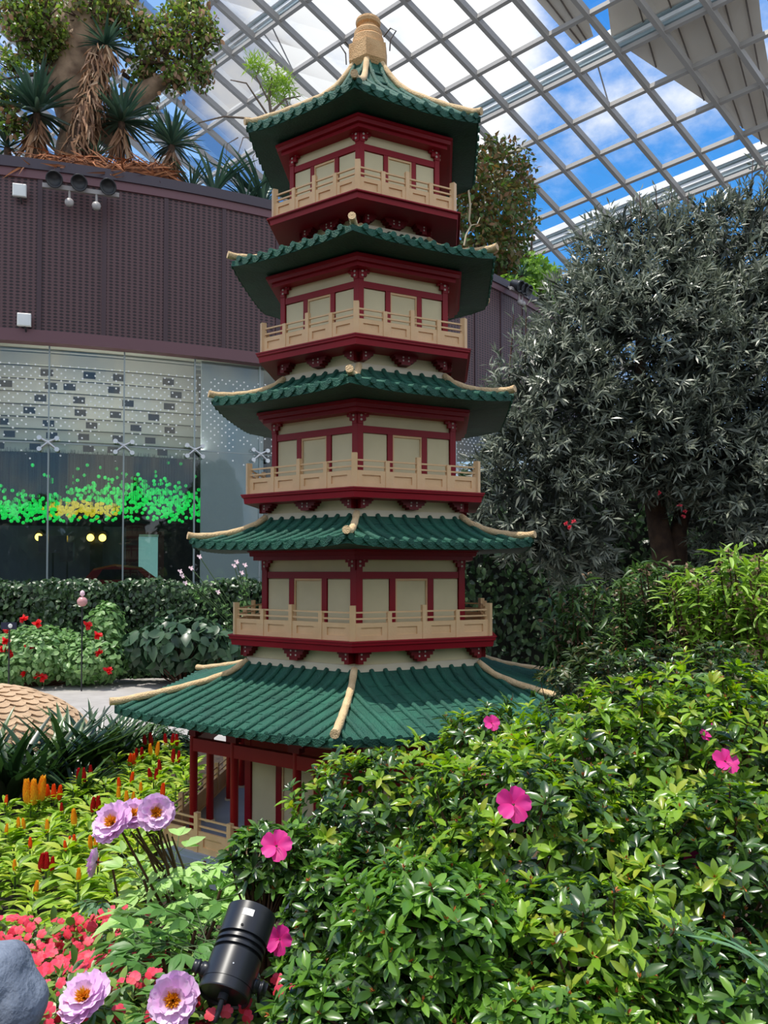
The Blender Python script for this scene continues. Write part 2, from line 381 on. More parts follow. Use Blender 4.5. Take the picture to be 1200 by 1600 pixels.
def build_drum():
    P0, P1 = -.12, 1.45
    mm = mesh_metal(); dk = mat('coping', srgb(62, 52, 62), .4); bm = mat('brown_trim', srgb(104, 68, 74), .45)
    wall = struct(arc_wall('wall_back', P0, P1, DR, ZB, ZT, mm, 80, thick=.3))
    seams = MB()
    ph = phi_of(62, 400); step = phi_of(163, 400) - ph
    for k in range(-2, 13):
        seams.bar(drum(ph + k * step, DR + .012, ZB), drum(ph + k * step, DR + .012, ZT), .10, .03, drum(ph + k * step, 1, 0) - drum(ph + k * step, 0, 0))
    seams.build('seam', mat('seam_brown', srgb(66, 44, 50), .5), wall)
    struct(arc_wall('trim_21', P0, P1, DR + .10, ZT - .02, ZT + .22, dk, 80, thick=.5))
    struct(arc_wall('trim_22', P0, P1, DR + .05, ZT - .22, ZT - .02, bm, 80, thick=.2))
    struct(arc_wall('trim_23', P0, P1, DR + .06, ZB - .12, ZB + .16, bm, 80, thick=.3))
    # flat planted roof behind the coping
    rf = MB(); n = 60
    V = [drum(P0 + (P1 - P0) * i / n, r, ZT) for i in range(n + 1) for r in (DR - .3, DR - 7)]
    rf.add(V, [(2 * i, 2 * i + 2, 2 * i + 3, 2 * i + 1) for i in range(n)]); struct(rf.build('roof_bed', soil))
    # glass wall
    fg = frit_glass(); fin = glassmat('fin_glass', (.75, .85, .84, 1), .25); stl = mat('stainless', srgb(205, 208, 210), .3, metal=.6)
    m0 = phi_of(76, 700); st = (phi_of(303.5, 700) - m0) / 2; idx = 1
    RG = DR - .25
    m0 = phi_of(76, 700, RG); st = (phi_of(303.5, 700, RG) - m0) / 2
    ZS = at(80, 690, 18.2).z
    for k in range(-6, 10):
        a = m0 + k * st; w = arc_wall('window_%d' % idx, a + .0006, a + st - .0006, RG, 0, ZB, fg, 8, thick=.015); struct(w); idx += 1
        f = MB(); f.bar(drum(a, RG + .02, 0), drum(a, RG + .02, ZB), .035, .06, drum(a, 1, 0) - drum(a, 0, 0)); f.build('mullion', mat('mullion_grey', srgb(150, 162, 162), .3), w)
        h = MB(); h.bar(drum(a, RG + .015, ZS), drum(a + st, RG + .015, ZS), .02, .03); h.build('transom', mat('mullion_grey', None), w)
        s = MB(); c = drum(a, RG + .10, ZS); out = (drum(a, 1, 0) - drum(a, 0, 0)).normalized(); tx = Vector((math.cos(a), math.sin(a), 0))
        for sx_ in (-1, 1):
            for sz in (-1, 1):
                e = c + tx * .19 * sx_ + Vector((0, 0, .13 * sz - .03)); s.tube([c, e], [.035, .025], 6)
                s.tube([e - out * .06, e + out * .03], .055, 10)
        s.tube([c - out * .1, c + out * .02], .05, 8)
        s.build('spider_fitting', stl, w)
    # stepped ceiling baffles with dark openings, seen through the glass
    bf = mat('baffle_grey', srgb(196, 192, 184), .7); blk = mat('black_opening', srgb(12, 12, 13), .6)
    zs = np.linspace(7.25, 5.05, 9)
    for j in range(8):
        m = MB(); r = RG - .9 - .22 * j; p_end = phi_of(318 + 6 * j, 700)
        o = arc_wall('trim_%d' % (31 + j), -.1, p_end, r, zs[j + 1] - .02, zs[j] - .02, bf, 40, thick=.1); struct(o)
        q = MB()
        rs = random.Random(j)
        for i in range(7):
            if j == 0: break
            a = .19 + i * .046 + rs.uniform(0, .03)
            if a > p_end - .02: continue
            b1, b2 = drum(a, r + .01, 0), drum(a + .0125, r + .01, 0); z0, z1 = zs[j + 1] + .03, zs[j] - .08
            q.add([b1 + Vector((0, 0, z0)), b2 + Vector((0, 0, z0)), b2 + Vector((0, 0, z1)), b1 + Vector((0, 0, z1))], [(0, 1, 2, 3)])
        if q.v: q.build('opening', blk, o)
    # area lights added behind the glass to brighten the baffles, without any fitting
    for i in range(4):
        a = phi_of(20 + 85 * i); al = bpy.data.lights.new('baffle_fill', 'AREA'); al.shape = 'RECTANGLE'; al.size = 1.5; al.size_y = .12; al.energy = 13; al.color = (1, .96, .9)
        lo = bpy.data.objects.new('baffle_fill', al); COL.objects.link(lo); lo.location = drum(a, RG - .28, 4.95); lo.rotation_euler = (math.pi, 0, a)
    # back wall, dim partition, pale panel
    dark = mat('hall_black', srgb(22, 23, 26), .7); part = mat('hall_partition', srgb(66, 72, 86), .7)
    struct(arc_wall('wall_hall', -.15, 1.5, DR - 7, 0, 8, dark, 40))
    struct(arc_wall('wall_partition', -.1, phi_of(208), DR - 3.6, 0, 3.15, part, 20))
    struct(arc_wall('wall_panel', phi_of(322), phi_of(424), RG - .35, 0, 7.25, mat('pale_panel', srgb(168, 176, 178), .6), 14))
    rp = struct(arc_wall('wall_red', phi_of(208), phi_of(300), DR - 4.6, 0, 3.1, mat('hall_red', srgb(70, 28, 28), .6), 10))
    cl = MB(); V = [drum(-.12 + 1.57 * i / 40, r, 7.36) for i in range(41) for r in (DR - .3, DR - 7)]
    cl.add(V, [(2 * i, 2 * i + 2, 2 * i + 3, 2 * i + 1) for i in range(40)]); struct(cl.build('ceiling_hall', bf))
    struct(arc_wall('floor_hall', -.1, 1.2, DR - .3, .0, .90, mat('hall_floor', srgb(70, 70, 74), .4), 30, thick=6.6))
    d = arc_wall('door_1', phi_of(237), phi_of(279), DR - 3.9, .9, 2.9, mat('door_glow', srgb(150, 190, 188), .4, emit=srgb(120, 165, 165), estr=.55), 4, thick=.06); struct(d)
    f = MB()
    for q in (237, 258, 279): f.bar(drum(phi_of(q), DR - 3.8, 0), drum(phi_of(q), DR - 3.8, 2.95), .06, .06)
    f.bar(drum(phi_of(237), DR - 3.8, 2.93), drum(phi_of(279), DR - 3.8, 2.93), .06, .06); f.build('frame', stl, d)
    # two round yellow lamps on the dark column
    cm = MB(); a = phi_of(145); cm.bar(drum(a, DR - 3.3, 0), drum(a, DR - 3.3, 3.15), .32, .3, drum(a, 1, 0) - drum(a, 0, 0)); struct(cm.build('column', dark))
    glow = mat('lamp_yellow', srgb(255, 225, 110), .5, emit=srgb(255, 215, 90), estr=5); n_ = 0
    for px, lab in ((133, 'round yellow lamp on the left of the dark column behind the glass'), (158, 'round yellow lamp on the right of the dark column behind the glass'), (25, 'round yellow lamp far left behind the glass wall, above the dim partition')):
        p = drum(phi_of(px), DR - 3.1, at(px, 840, 21.3).z); e = empty('wall_lamp', lab, 'lamp', p)
        b = MB(); b.lathe([(.0, -.05), (.085, -.03), (.1, .02), (.06, .05), (0, .06)], 14, 0, Matrix.Rotation(math.pi / 2, 4, 'X')); b.build('bulb', glow, e)
        k = MB(); k.tube([(0, .06, 0), (0, .22, 0)], .03, 8); k.tube([(0, .02, .09), (0, .2, .12)], .1, 10); k.build('shade', dark, e)
    # two display screens on stands
    for px, w_, h_, zz, lab in ((60, .75, .45, 850, 'wide black screen on a stand behind the glass'), (93, .34, .5, 863, 'narrow upright black screen on a stand behind the glass')):
        p = drum(phi_of(px), DR - (2.6 if px < 70 else 2.0), 0); e = empty('display_screen', lab, 'screen', p); z = at(px, zz, 20.4).z
        b = MB(); b.box((0, 0, z), (w_, .06, h_)); b.build('screen_panel', mat('screen_black', srgb(8, 9, 11), .25), e)
        k = MB(); k.tube([(0, 0, .9), (0, 0, z - h_ / 2)], .025, 8); k.box((0, 0, .92), (.4, .3, .03)); k.build('stand', dark, e)
    # low dark red car shape
    p = drum(phi_of(200), DR - 2.3, .9); e = empty('car', 'low dark red car-like shape with rounded roof behind the glass wall', 'car', p); e.rotation_euler.z = .3
    b = MB(); prof = [(-1.25, .25), (-1.25, .62), (-1.0, .74), (-.72, 1.08), (-.2, 1.2), (.45, 1.12), (.85, .82), (1.35, .7), (1.5, .5), (1.5, .25)]
    k = len(prof); V = [(x, y, z) for y in (-.55, -.5, .5, .55) for x, z in [(x * (1 if abs(y) > .52 else 1), z - (.05 if abs(y) > .52 and z > .8 else 0)) for x, z in prof]]
    b.add(V, [tuple(range(k))[::-1], tuple(range(3 * k, 4 * k))] + [(j * k + i, j * k + (i + 1) % k, (j + 1) * k + (i + 1) % k, (j + 1) * k + i) for j in range(3) for i in range(k)], 0, False)
    b.build('body', mat('car_red', srgb(90, 14, 20), .25), e)
    g = MB(); g.add([(-.66, -.56, .8), (.6, -.56, .8), (.35, -.56, 1.06), (-.5, -.56, 1.06)], [(0, 1, 2, 3)]); g.build('side_window', mat('screen_black', None), e)
    for x in (-.8, .95):
        q = MB(); q.tube([(x, -.6, .27), (x, -.42, .27)], .27, 18); q.build('wheel', dark, e)
    # swarm of glowing balls hanging behind the glass
    def ballmesh(name, m):
        b = MB(); b.lathe([(0, -.046), (.028, -.038), (.045, -.015), (.045, .015), (.028, .038), (0, .046)], 8, 0); o = b.build(name, m); me = o.data; bpy.data.objects.remove(o); return me
    gm = mat('ball_green', srgb(40, 200, 90), .5, emit=srgb(30, 205, 85), estr=.75); ym = mat('ball_yellow', srgb(205, 185, 50), .5, emit=srgb(200, 180, 45), estr=.7)
    gmesh, ymesh = ballmesh('ball', gm), ballmesh('ball', ym)
    rs = random.Random(3); spots = []
    for i in range(980):
        if i < 60:
            px = rs.choice([rs.gauss(225, 45), rs.uniform(40, 260)]); py = 770 - abs(rs.gauss(0, 30))
            if px > 312 or px < 30: px = rs.uniform(150, 300)
        else:
            px = rs.uniform(-20, 316); top = 758 + 10 * math.sin(px / 40) - (16 if 190 < px < 300 else 0); py = rs.triangular(top, 818, 795)
            if px > 250: py = min(py, 815)
        dep = rs.uniform(.7, 2.1); ph = phi_of(px, py, DR - dep); p = drum(ph, DR - dep, 0); p.z = at(px, py, p.y).z
        yel = (px - 130) ** 2 / 60 ** 2 + (py - 795) ** 2 / 15 ** 2 < rs.uniform(.3, 1.3); spots.append((dep, p, yel))
    spots.sort(key=lambda q: q[0]); stuff = MB(); th = MB()
    for i, (dep, p, yel) in enumerate(spots):
        if i < 280:
            o = link('hanging_ball', ymesh if yel else gmesh, None, p)
            if yel: tag(o, 'small glowing yellow ball in the hanging swarm behind the glass', 'ball', 'glowing yellow balls')
            else: tag(o, 'small glowing green ball in the hanging swarm behind the glass', 'ball', 'glowing green balls')
        else: stuff.lathe([(0, -.046), (.038, -.026), (.045, 0), (.038, .026), (0, .046)], 6, 1 if yel else 0, Matrix.Translation(p))
        th.tube([p, Vector((p.x, p.y, 4.85))], .003, 3, 0, False)
    o = stuff.build('ball_swarm', [gm, ym]); tag(o, 'mass of farther glowing green and yellow balls hanging in the hall', 'ball swarm', kind='stuff')
    th.build('hanging_threads', mat('thread', srgb(60, 70, 64), .6), o)
    # fittings on the outside of the mesh
    wh = mat('white_plastic', srgb(225, 228, 226), .4); lampm = mat('lamp_dark', srgb(40, 42, 46), .4); barm = mat('bar_grey', srgb(165, 160, 158), .4)
    for px, py, lab in ((33, 298, 'white box fixed to the brown mesh wall just below its top edge'), (40, 500, 'white box fixed to the brown mesh wall just above the glass')):
        ph = phi_of(px, py); p = drum(ph, DR + .16, 0); p.z = at(px, py, p.y).z; e = empty('wall_box', lab, 'box', p); e.rotation_euler.z = ph
        b = MB(); b.lathe([(.10, -.055), (.19, -.05), (.205, -.03), (.205, .04), (.18, .055), (0, .058)], 4, 0, Matrix.Rotation(math.pi / 2, 4, 'X') @ Matrix.Rotation(math.pi / 4, 4, 'Z'), False); b.build('housing', wh, e)
        k = MB(); k.tube([(0, .02, -.13), (.03, .02, -.2), (.02, .12, -.24)], .018, 6); k.build('cable', lampm, e)
    def rig(pxs, py, lab, small, dy=0):
        ph = phi_of(sum(pxs) / len(pxs), py); p = drum(ph, DR + .5, 0); p.z = at(sum(pxs) / len(pxs), py, p.y).z
        e = empty('light_bar', lab, 'stage lights', p); e.rotation_euler.z = ph
        sc = p.y / F; b = MB(); x0, x1 = -(pxs[-1] - pxs[0]) / 2 * sc - .25, (pxs[-1] - pxs[0]) / 2 * sc + .25
        b.box((0, 0, -.1), (x1 - x0, .08, .1)); b.bar((0, 0, -.1), (0, .5, .25), .06, .06); b.build('bar', barm, e)
        for i, q in enumerate(pxs):
            x = (q - sum(pxs) / len(pxs)) * sc
            l = MB(); M = Matrix.Translation((x, -.06, .06)) @ Matrix.Rotation(math.radians(118), 4, 'X')
            l.lathe([(.0, -.2), (.11, -.18), (.15, -.1), (.16, .1), (.185, .14), (.185, .2), (.16, .2), (.14, .12), (0, .12)], 16, 0, M); lm = l.build('lamp_head', lampm, e)
            y = MB(); y.bar((x - .19, -.03, -.1), (x - .19, -.03, .1), .03, .06); y.bar((x + .19, -.03, -.1), (x + .19, -.03, .1), .03, .06); y.build('yoke', barm, lm)
        for x in small:
            l = MB(); l.tube([(x, 0, -.12), (x, 0, -.36)], .03, 8); l.lathe([(0, -.06), (.09, -.05), (.1, .03), (.06, .07), (0, .08)], 14, 0, Matrix.Translation((x, -.03, -.43)) @ Matrix.Rotation(math.pi / 2, 4, 'X')); l.build('small_lamp', barm, e)
    rig([91, 127, 170], 291, 'bar of three dark lamps on the mesh wall under the fallen bark', [-.25, .33])
    rig([777, 790, 803], 452, 'bar of dark lamps on the mesh wall right of the pagoda', [.0, .2])
build_drum()

# ================================================================== PAGODA
PX0, PD, TH = -.114, 5.6, math.radians(-4.195)
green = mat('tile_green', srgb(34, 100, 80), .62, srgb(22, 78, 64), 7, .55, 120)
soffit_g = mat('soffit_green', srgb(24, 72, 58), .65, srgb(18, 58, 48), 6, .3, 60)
red = mat('lacquer_red', srgb(152, 10, 32), .45, srgb(138, 8, 28), 3, spec=.3)
dred = mat('column_red', srgb(150, 10, 20), .42, spec=.35)
cream = mat('cream_panel', srgb(226, 214, 172), .6, srgb(216, 204, 162), 5)
tan = mat('tan_rail', srgb(236, 196, 148), .55, srgb(226, 186, 136), 9, .08, 80)
ridge_m = mat('ridge_cement', srgb(230, 200, 154), .75, srgb(212, 180, 134), 18, .6, 120)
band_m = mat('band_cream', srgb(228, 214, 188), .7)
floor_m = mat('platform_grey', srgb(160, 170, 186), .6, srgb(148, 158, 174), 4)
mat('bracket_red', srgb(118, 8, 20), .45, spec=.3); mat('bracket_dot', srgb(205, 190, 180), .6)
def cor(k, R, z): a = TH + math.radians(60 * k); return Vector((R * math.sin(a), -R * math.cos(a), z))
def fpt(k, u, R, z): return cor(k, R, z).lerp(cor(k + 1, R, z), u)
def fframe(k):
    a = TH + math.radians(60 * k + 30); return Vector((math.cos(a), math.sin(a), 0)), Vector((math.sin(a), -math.cos(a), 0))
AP = math.cos(math.radians(30))
def fbox(m, k, s0, s1, d0, d1, z0, z1, mi=0):
    """box on face k: s along the face, d outward distance from the axis, z height"""
    t, n = fframe(k); q = lambda s, d, z: t * s + n * d + Vector((0, 0, z))
    m.hexa([q(s0, d1, z0), q(s1, d1, z0), q(s1, d0, z0), q(s0, d0, z0), q(s0, d1, z1), q(s1, d1, z1), q(s1, d0, z1), q(s0, d0, z1)], mi)
def hexprism(m, prof, mi=0, closed=True):
    """prof: (R,z) outline revolved over the six corners"""
    k = len(prof); V = [cor(j, R, z) for R, z in prof for j in range(6)]
    m.add(V, [(i * 6 + j, i * 6 + (j + 1) % 6, (i + 1) * 6 + (j + 1) % 6, (i + 1) * 6 + j) for i in range(k - 1) for j in range(6)], mi)
    if closed: m.add(V[:6], [tuple(range(5, -1, -1))], mi); m.add(V[-6:], [tuple(range(6))], mi)
pag = empty('pagoda', 'five-tier model pagoda with green tiled roofs, red frames and cream panels', 'pagoda', (PX0, PD, 0))

def roof(prof, up, parent, tag_up=0.03, soff_in=.8, fishscale=False):
    """prof: (R,z) from the top of the slope to the eave (mid-edge height)."""
    Rs = [p[0] for p in prof]; Zs = [p[1] for p in prof]; R0, R1 = Rs[0], Rs[-1]
    def zz(R, c): return float(np.interp(R, Rs, Zs)) + up * ((R - R0) / (R1 - R0)) ** 2 * c
    m = MB(); nv = 14; nu = 16; TK = .036
    Rv = [R0 + (R1 - R0) * i / nv for i in range(nv + 1)]
    for k in range(6):
        V = []
        for R in Rv:
            for j in range(nu + 1):
                u = j / nu; V.append(fpt(k, u, R, zz(R, abs(2 * u - 1) ** 3)))
        w = nu + 1
        m.add(V, [(i * w + j, (i + 1) * w + j, (i + 1) * w + j + 1, i * w + j + 1) for i in range(nv) for j in range(nu)], 0, True)
        # eave fascia
        top = V[-w:]; bot = [p - Vector((0, 0, TK)) for p in top]
        m.add(top + bot, [(j, j + w, j + w + 1, j + 1) for j in range(nu)], 0, False)
        # tile rows, perpendicular to the eave, ending on the hips
        t, n = fframe(k); sp = .0925; cnt = int((R1 / 2 - .02) / sp)
        offs = [sp * (i + .5) for i in range(-cnt - 1, cnt + 1)]
        offs = [s for s in offs if abs(s) < R1 / 2 - .015]
        for s in offs:
            Ra = max(R0, 2 * abs(s)); pts = []
            N = 9
            for i in range(N + 1):
                R = Ra + (R1 - Ra) * i / N; c = min(1, abs(s) / (R / 2)) ** 3; pts.append(t * s + n * R * AP + Vector((0, 0, zz(R, c) + .004)))
            pts[-1] += n * .008
            m.tube(pts, .0165, 8, 0, False)
            e = pts[-1]; q = e + n * .012
            m.tube([e - n * .01, q], [.0205, .0195], 10, 0, True, False)
            # stepped tile courses beside the row
        for s0, s1 in zip(offs[:-1], offs[1:]):
            c = min(1, abs((s0 + s1) / 2) / (R1 / 2)) ** 3; z = zz(R1, c)
            P = []
            for i in range(7):
                f_ = i / 6; P.append((s0 + (s1 - s0) * f_, z - .014 - (.024 * (1 - abs(2 * f_ - 1) ** 1.4))))
            d0, d1 = R1 * AP - .004, R1 * AP + .008
            ring = [(s0, z + .006)] + P + [(s1, z + .006)]
            A = [t * s + n * d1 + Vector((0, 0, y)) for s, y in ring]; B = [t * s + n * d0 + Vector((0, 0, y)) for s, y in ring]; L_ = len(ring)
            m.add(A + B, [tuple(range(L_)), tuple(range(2 * L_ - 1, L_ - 1, -1))] + [(i, (i + 1) % L_ + 0, (i + 1) % L_ + L_, i + L_) for i in range(L_)])
            # course lines: thin lapped tiles between two rows
            N = 7 if not fishscale else 9
            for i in range(1, N):
                R = R0 + (R1 - R0) * i / N; sm = max(abs(s0), abs(s1))
                if R < 2 * sm + .02: continue
                z0 = zz(R, 0); z1 = zz(min(R1, R + .05), 0)
                hgt = .003 if not fishscale else .012
                a0 = t * s0 + n * (R * AP); a1 = t * s1 + n * (R * AP); dn = n * .012
                zc = Vector((0, 0, z0 - .004)); zt_ = Vector((0, 0, z0 + hgt * .5))
                m.add([a0 - n * .03 + Vector((0, 0, z0 + .009)), a1 - n * .03 + Vector((0, 0, z0 + .009)), a1 + dn + zt_, a0 + dn + zt_, a0 + dn + zc, a1 + dn + zc], [(0, 3, 2, 1), (3, 4, 5, 2)])
    o = m.build('roof', green, parent)
    # soffit
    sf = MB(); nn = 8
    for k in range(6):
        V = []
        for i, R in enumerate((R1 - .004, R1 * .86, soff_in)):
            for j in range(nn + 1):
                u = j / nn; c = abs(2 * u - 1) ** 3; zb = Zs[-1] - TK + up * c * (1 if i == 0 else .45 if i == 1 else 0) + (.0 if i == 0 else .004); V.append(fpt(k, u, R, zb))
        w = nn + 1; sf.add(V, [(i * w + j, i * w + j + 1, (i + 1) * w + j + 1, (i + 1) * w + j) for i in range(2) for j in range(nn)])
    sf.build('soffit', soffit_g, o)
    for k in range(6):
        h = MB(); pts = []; N = 16
        for i in range(N + 1):
            R = R0 + (R1 + .028 - R0) * i / N; pts.append(cor(k, R, zz(min(R, R1), 1) + .018 + tag_up * (i / N) ** 5))
        h.tube(pts, [.021 + .004 * math.sin(i * 2.1) * .4 + .002 * i / N for i in range(N + 1)], 10)
        hr = h.build('hip_ridge', ridge_m, o)
    return o
def balustrade(R, z, H, nb, parent, hs, sc=1.0, tall=None):
    """a hexagonal railing: corner posts, bay posts, recessed lower panels and two rails per side"""
    b = MB(); hexprism(b, [(R + .012, z), (R + .012, z + .012), (R - .02, z + .012), (R - .02, z)], 0, False)
    base = b.build('balustrade', tan, parent)
    for k in range(6):
        c = cor(k, R, z); p = MB(); w = .034 * sc; rot = Matrix.Rotation(TH + math.radians(60 * k), 3, 'Z')
        p.box(c + Vector((0, 0, H / 2)), (w, w, H), 0, rot); p.build('corner_post', tan, base)
        d = R * AP
        for i in range(1, nb):
            s = (i / nb - .5) * R; hh = hs[i - 1]; p = MB(); fbox(p, k, s - .0135 * sc, s + .0135 * sc, d - .012 * sc, d + .014 * sc, z, z + hh); p.build('post', tan, base)
        for i in range(nb):
            s0 = (i / nb - .5) * R + .012 * sc; s1 = ((i + 1) / nb - .5) * R - .012 * sc; zt = z + .5 * H; p = MB()
            m0, m1 = .18 * (s1 - s0), .82 * (s1 - s0); h = zt - z
            fbox(p, k, s0, s1, d - .006, d + .002, z + .005, zt)
            fbox(p, k, s0, s0 + m0, d + .002, d + .010, z + .005, zt); fbox(p, k, s0 + m1, s1, d + .002, d + .010, z + .005, zt)
            fbox(p, k, s0 + m0, s0 + m1, d + .002, d + .010, z + .005, z + h * .28); fbox(p, k, s0 + m0, s0 + m1, d + .002, d + .010, z + h * .74, zt)
            p.build('infill_panel', tan, base)
        for f_ in (.62, .80):
            p = MB(); fbox(p, k, -R / 2 + .01, R / 2 - .01, d - .005, d + .005, z + H * f_ - .005, z + H * f_ + .005); p.build('rail', tan, base)
    return base
def bracket(m, k, s, side, d, z0, z1, w, th=.022):
    """cloud-shaped corner bracket on face k, running from s towards `side`; z1 is the top"""
    h = z1 - z0
    for f0, f1, ww in ((0, .22, .38), (.22, .5, .62), (.5, .78, .86), (.78, 1, 1.0)):
        a, b = sorted((s, s + side * w * ww)); fbox(m, k, a, b, d, d + th, z0 + h * f0, z0 + h * f1 + .0005)
def dots(m, k, lst, d, r=.0075, mi=1):
    t, n = fframe(k)
    for s, z in lst:
        c = t * s + n * d + Vector((0, 0, z)); m.tube([c, c + n * .004], r, 8, mi, True, False)
def storey_walls(L, Rw, ztop, Rc, parent):
    """hexagonal storey: cream core, red posts and header, frieze with brackets, cornice"""
    q = (ztop - L) / .552; zw, zh, zf = L + .365 * q, L + .408 * q, L + .482 * q
    c = MB(); hexprism(c, [(Rw - .016, L - .02), (Rw - .016, ztop)]); core = c.build('storey_wall', cream, parent)
    e = Rw; d = Rw * AP; a0 = d - .014
    BR = [MB() for _ in range(6)]
    for k in range(6):
        x = lambda f: (f - .5) * e
        for f0, f1 in ((0, .053), (.947, 1.0)):
            p = MB(); fbox(p, k, x(f0) - (.004 if f0 == 0 else 0), x(f1) + (.004 if f1 == 1 else 0), a0 - .01, d + .006, L - .01, zf); p.build('corner_post', red, core)
        for f0, f1 in ((.298, .350), (.650, .702)):
            p = MB(); fbox(p, k, x(f0), x(f1), a0, d, L - .01, zw + .005); p.build('post', red, core)
        p = MB(); fbox(p, k, x(.05), x(.95), a0, d + .002, zw, zh); p.build('header_beam', red, core)
        # recessed door leaf with a thin tan reveal
        p = MB(); fbox(p, k, x(.350), x(.364), a0, d - .004, L, zw, 0); fbox(p, k, x(.636), x(.650), a0, d - .004, L, zw, 0); fbox(p, k, x(.364), x(.636), a0, d - .004, zw - .014, zw, 0)
        fbox(p, k, x(.364), x(.636), a0 - .004, a0 + .0015, L, zw - .014, 1); p.build('door', [tan, cream], core)
        for f0, f1 in ((.053, .298), (.702, .947)):
            p = MB(); fbox(p, k, x(f0) + .006, x(f1) - .006, a0, d - .006, L, zw - .006); p.build('window_panel', cream, core)
        bracket(BR[k], k, -e / 2, 1, d - .012, zh + .01, zf + .03, .088); bracket(BR[(k + 1) % 6], k, e / 2, -1, d - .012, zh + .01, zf + .03, .088)
        for sg, B_ in ((-1, BR[k]), (1, BR[(k + 1) % 6])): dots(B_, k, [(sg * (e / 2 - o_), z) for o_, z in ((.022, zf - .012), (.05, zf + .004), (.022, zf - .038))], d + .010)
    for b_ in BR: b_.build('bracket', [red, mat('bracket_dot', None)], core)
    cn = MB(); h = ztop - zf
    hexprism(cn, [(Rw - .02, zf), (Rw + (Rc - Rw) * .62, zf + .0), (Rw + (Rc - Rw) * .62, zf + h * .38), (Rc - .016, zf + h * .38), (Rc - .012, zf + h * .72), (Rc, zf + h * .78), (Rc, ztop), (Rw - .02, ztop)])
    cn.build('cornice', red, core)
    return core
def ledge(L, R, zb, Rf, parent):
    m = MB(); hexprism(m, [(Rf - .02, zb), (R - .026, zb), (R - .020, zb + .034), (R - .008, zb + .040), (R - .006, L - .010), (R, L - .008), (R, L), (.3, L)])
    o = m.build('ledge', red, parent)
    return o
def under_brackets(Rf, z0, z1, reach, parent):
    fr = MB(); hexprism(fr, [(Rf, z0 - .03), (Rf, z1 + .002)]); f = fr.build('frieze', cream, parent)
    BC = [MB() for _ in range(6)]; BM = [MB() for _ in range(6)]; d = Rf * AP; h = z1 - z0
    for k in range(6):
        for s, sides in ((-Rf / 2, (1,)), (Rf / 2, (-1,)), (0, (1, -1))):
            for sd in sides: bracket(BM[k] if s == 0 else BC[k if s < 0 else (k + 1) % 6], k, s, sd, d - .01, z0 + h * .12, z1, .088 if s == 0 else .085, .07)
        for s, B_ in ((-.02, BM[k]), (.02, BM[k]), (Rf / 2 - .02, BC[(k + 1) % 6]), (-Rf / 2 + .02, BC[k])): dots(B_, k, [(s, z0 + h * f_) for f_ in (.5, .8)], d + .058, .006)
    for b_ in BC + BM: b_.build('bracket', [mat('bracket_red', None), mat('bracket_dot', None)], f)
    return f
def scaled(R0, z0, R1, z1):
    return [(R0 + (R1 - R0) * v, z0 + (z1 - z0) * g) for v, g in ((0, 0), (.12, .25), (.28, .46), (.47, .65), (.75, .85), (1, 1))]
# ---- platform and ground storey
ZP = .205
m = MB(); hexprism(m, [(1.44, .03), (1.44, ZP - .03), (1.425, ZP - .03), (1.425, ZP)]); m.build('platform', floor_m, pag)
balustrade(1.386, ZP, .25, 5, pag, [.235, .215, .215, .235], 1.15)
for k in range(6):
    for f_ in (0, .295, .705):
        p = fpt(k, f_, 1.22, 0); c = MB(); c.tube([p + Vector((0, 0, ZP)), p + Vector((0, 0, .90))], .0255, 14); col = c.build('column', dred, pag)
        c = MB(); c.tube([p + Vector((0, 0, ZP)), p + Vector((0, 0, ZP + .012))], .036, 14); c.build('column_base', band_m, col)
tb = MB(); hexprism(tb, [(1.222 - .03, .765), (1.222 + .022, .765), (1.222 + .022, .845), (1.222 - .03, .845), (1.222 - .03, .765)], 0, False); tb.build('tie_beam', dred, pag)
BK = {}
for k in range(6):
    for f_ in (0, .295, .705, 1):
        s = (f_ - .5) * 1.222; key = (k, f_) if 0 < f_ < 1 else ((k + int(f_)) % 6, 0)
        for sd in (-1, 1):
            if (f_ == 0 and sd < 0) or (f_ == 1 and sd > 0): continue
            bracket(BK.setdefault(key, MB()), k, s, sd, 1.222 * AP - .02, .86, 1.01, .11 if 0 < f_ < 1 else .13, .05)
for b_ in BK.values(): b_.build('bracket', mat('bracket_red', None), pag)
up_ = MB(); hexprism(up_, [(1.15, .93), (1.17, .93), (1.17, 1.03), (1.15, 1.03), (1.15, .93)], 0, False); up_.build('upper_frieze', cream, pag)
storey_walls(ZP, .88, 1.03, .98, pag)
bn = [(.872, 1.300, 1.340, .858), (.747, 2.243, 2.283, .735), (.623, 3.187, 3.226, .612), (.500, 4.135, 4.172, .455)]
eav = [(1.705, 1.045), (1.240, 2.068), (1.110, 2.992), (.990, 3.926), (.880, 4.846)]
st = [(1.492, 1.004, .948, .769, .876, 2.044, 1.425), (2.408, .924, .866, .703, .817, 2.957, 2.347), (3.358, .826, .772, .646, .757, 3.882, 3.296), (4.281, .753, .695, .583, .693, 4.797, 4.238)]
for i in range(4):
    Rb, zb0, zb1, Rf = bn[i]; Re, ze = eav[i]
    if i == 0: prof = [(.872, zb0), (.94, 1.255), (1.0, 1.222), (1.14, 1.18), (1.27, 1.148), (1.53, 1.09), (1.705, 1.045)]
    else: prof = scaled(Rb, zb0 + .004, Re, ze)
    r = roof(prof, .026, pag, .02, soff_in=.9 if i == 0 else (st[i - 1][4] - .03))
    b = MB(); hexprism(b, [(Rb + .004, zb0 - .02), (Rb + .004, zb1), (Rf - .02, zb1)], 0, False); b.build('top_band', band_m, r)
    L, Rl, Rr, Rw, Rc, zt, zl = st[i]
    under_brackets(Rf, zb1, zl, .05, pag)
    lg = ledge(L, Rl, zl, Rf, pag)
    balustrade(Rr, L, .208, 4, pag, [.17, .205, .17])
    storey_walls(L, Rw, zt, Rc, pag)
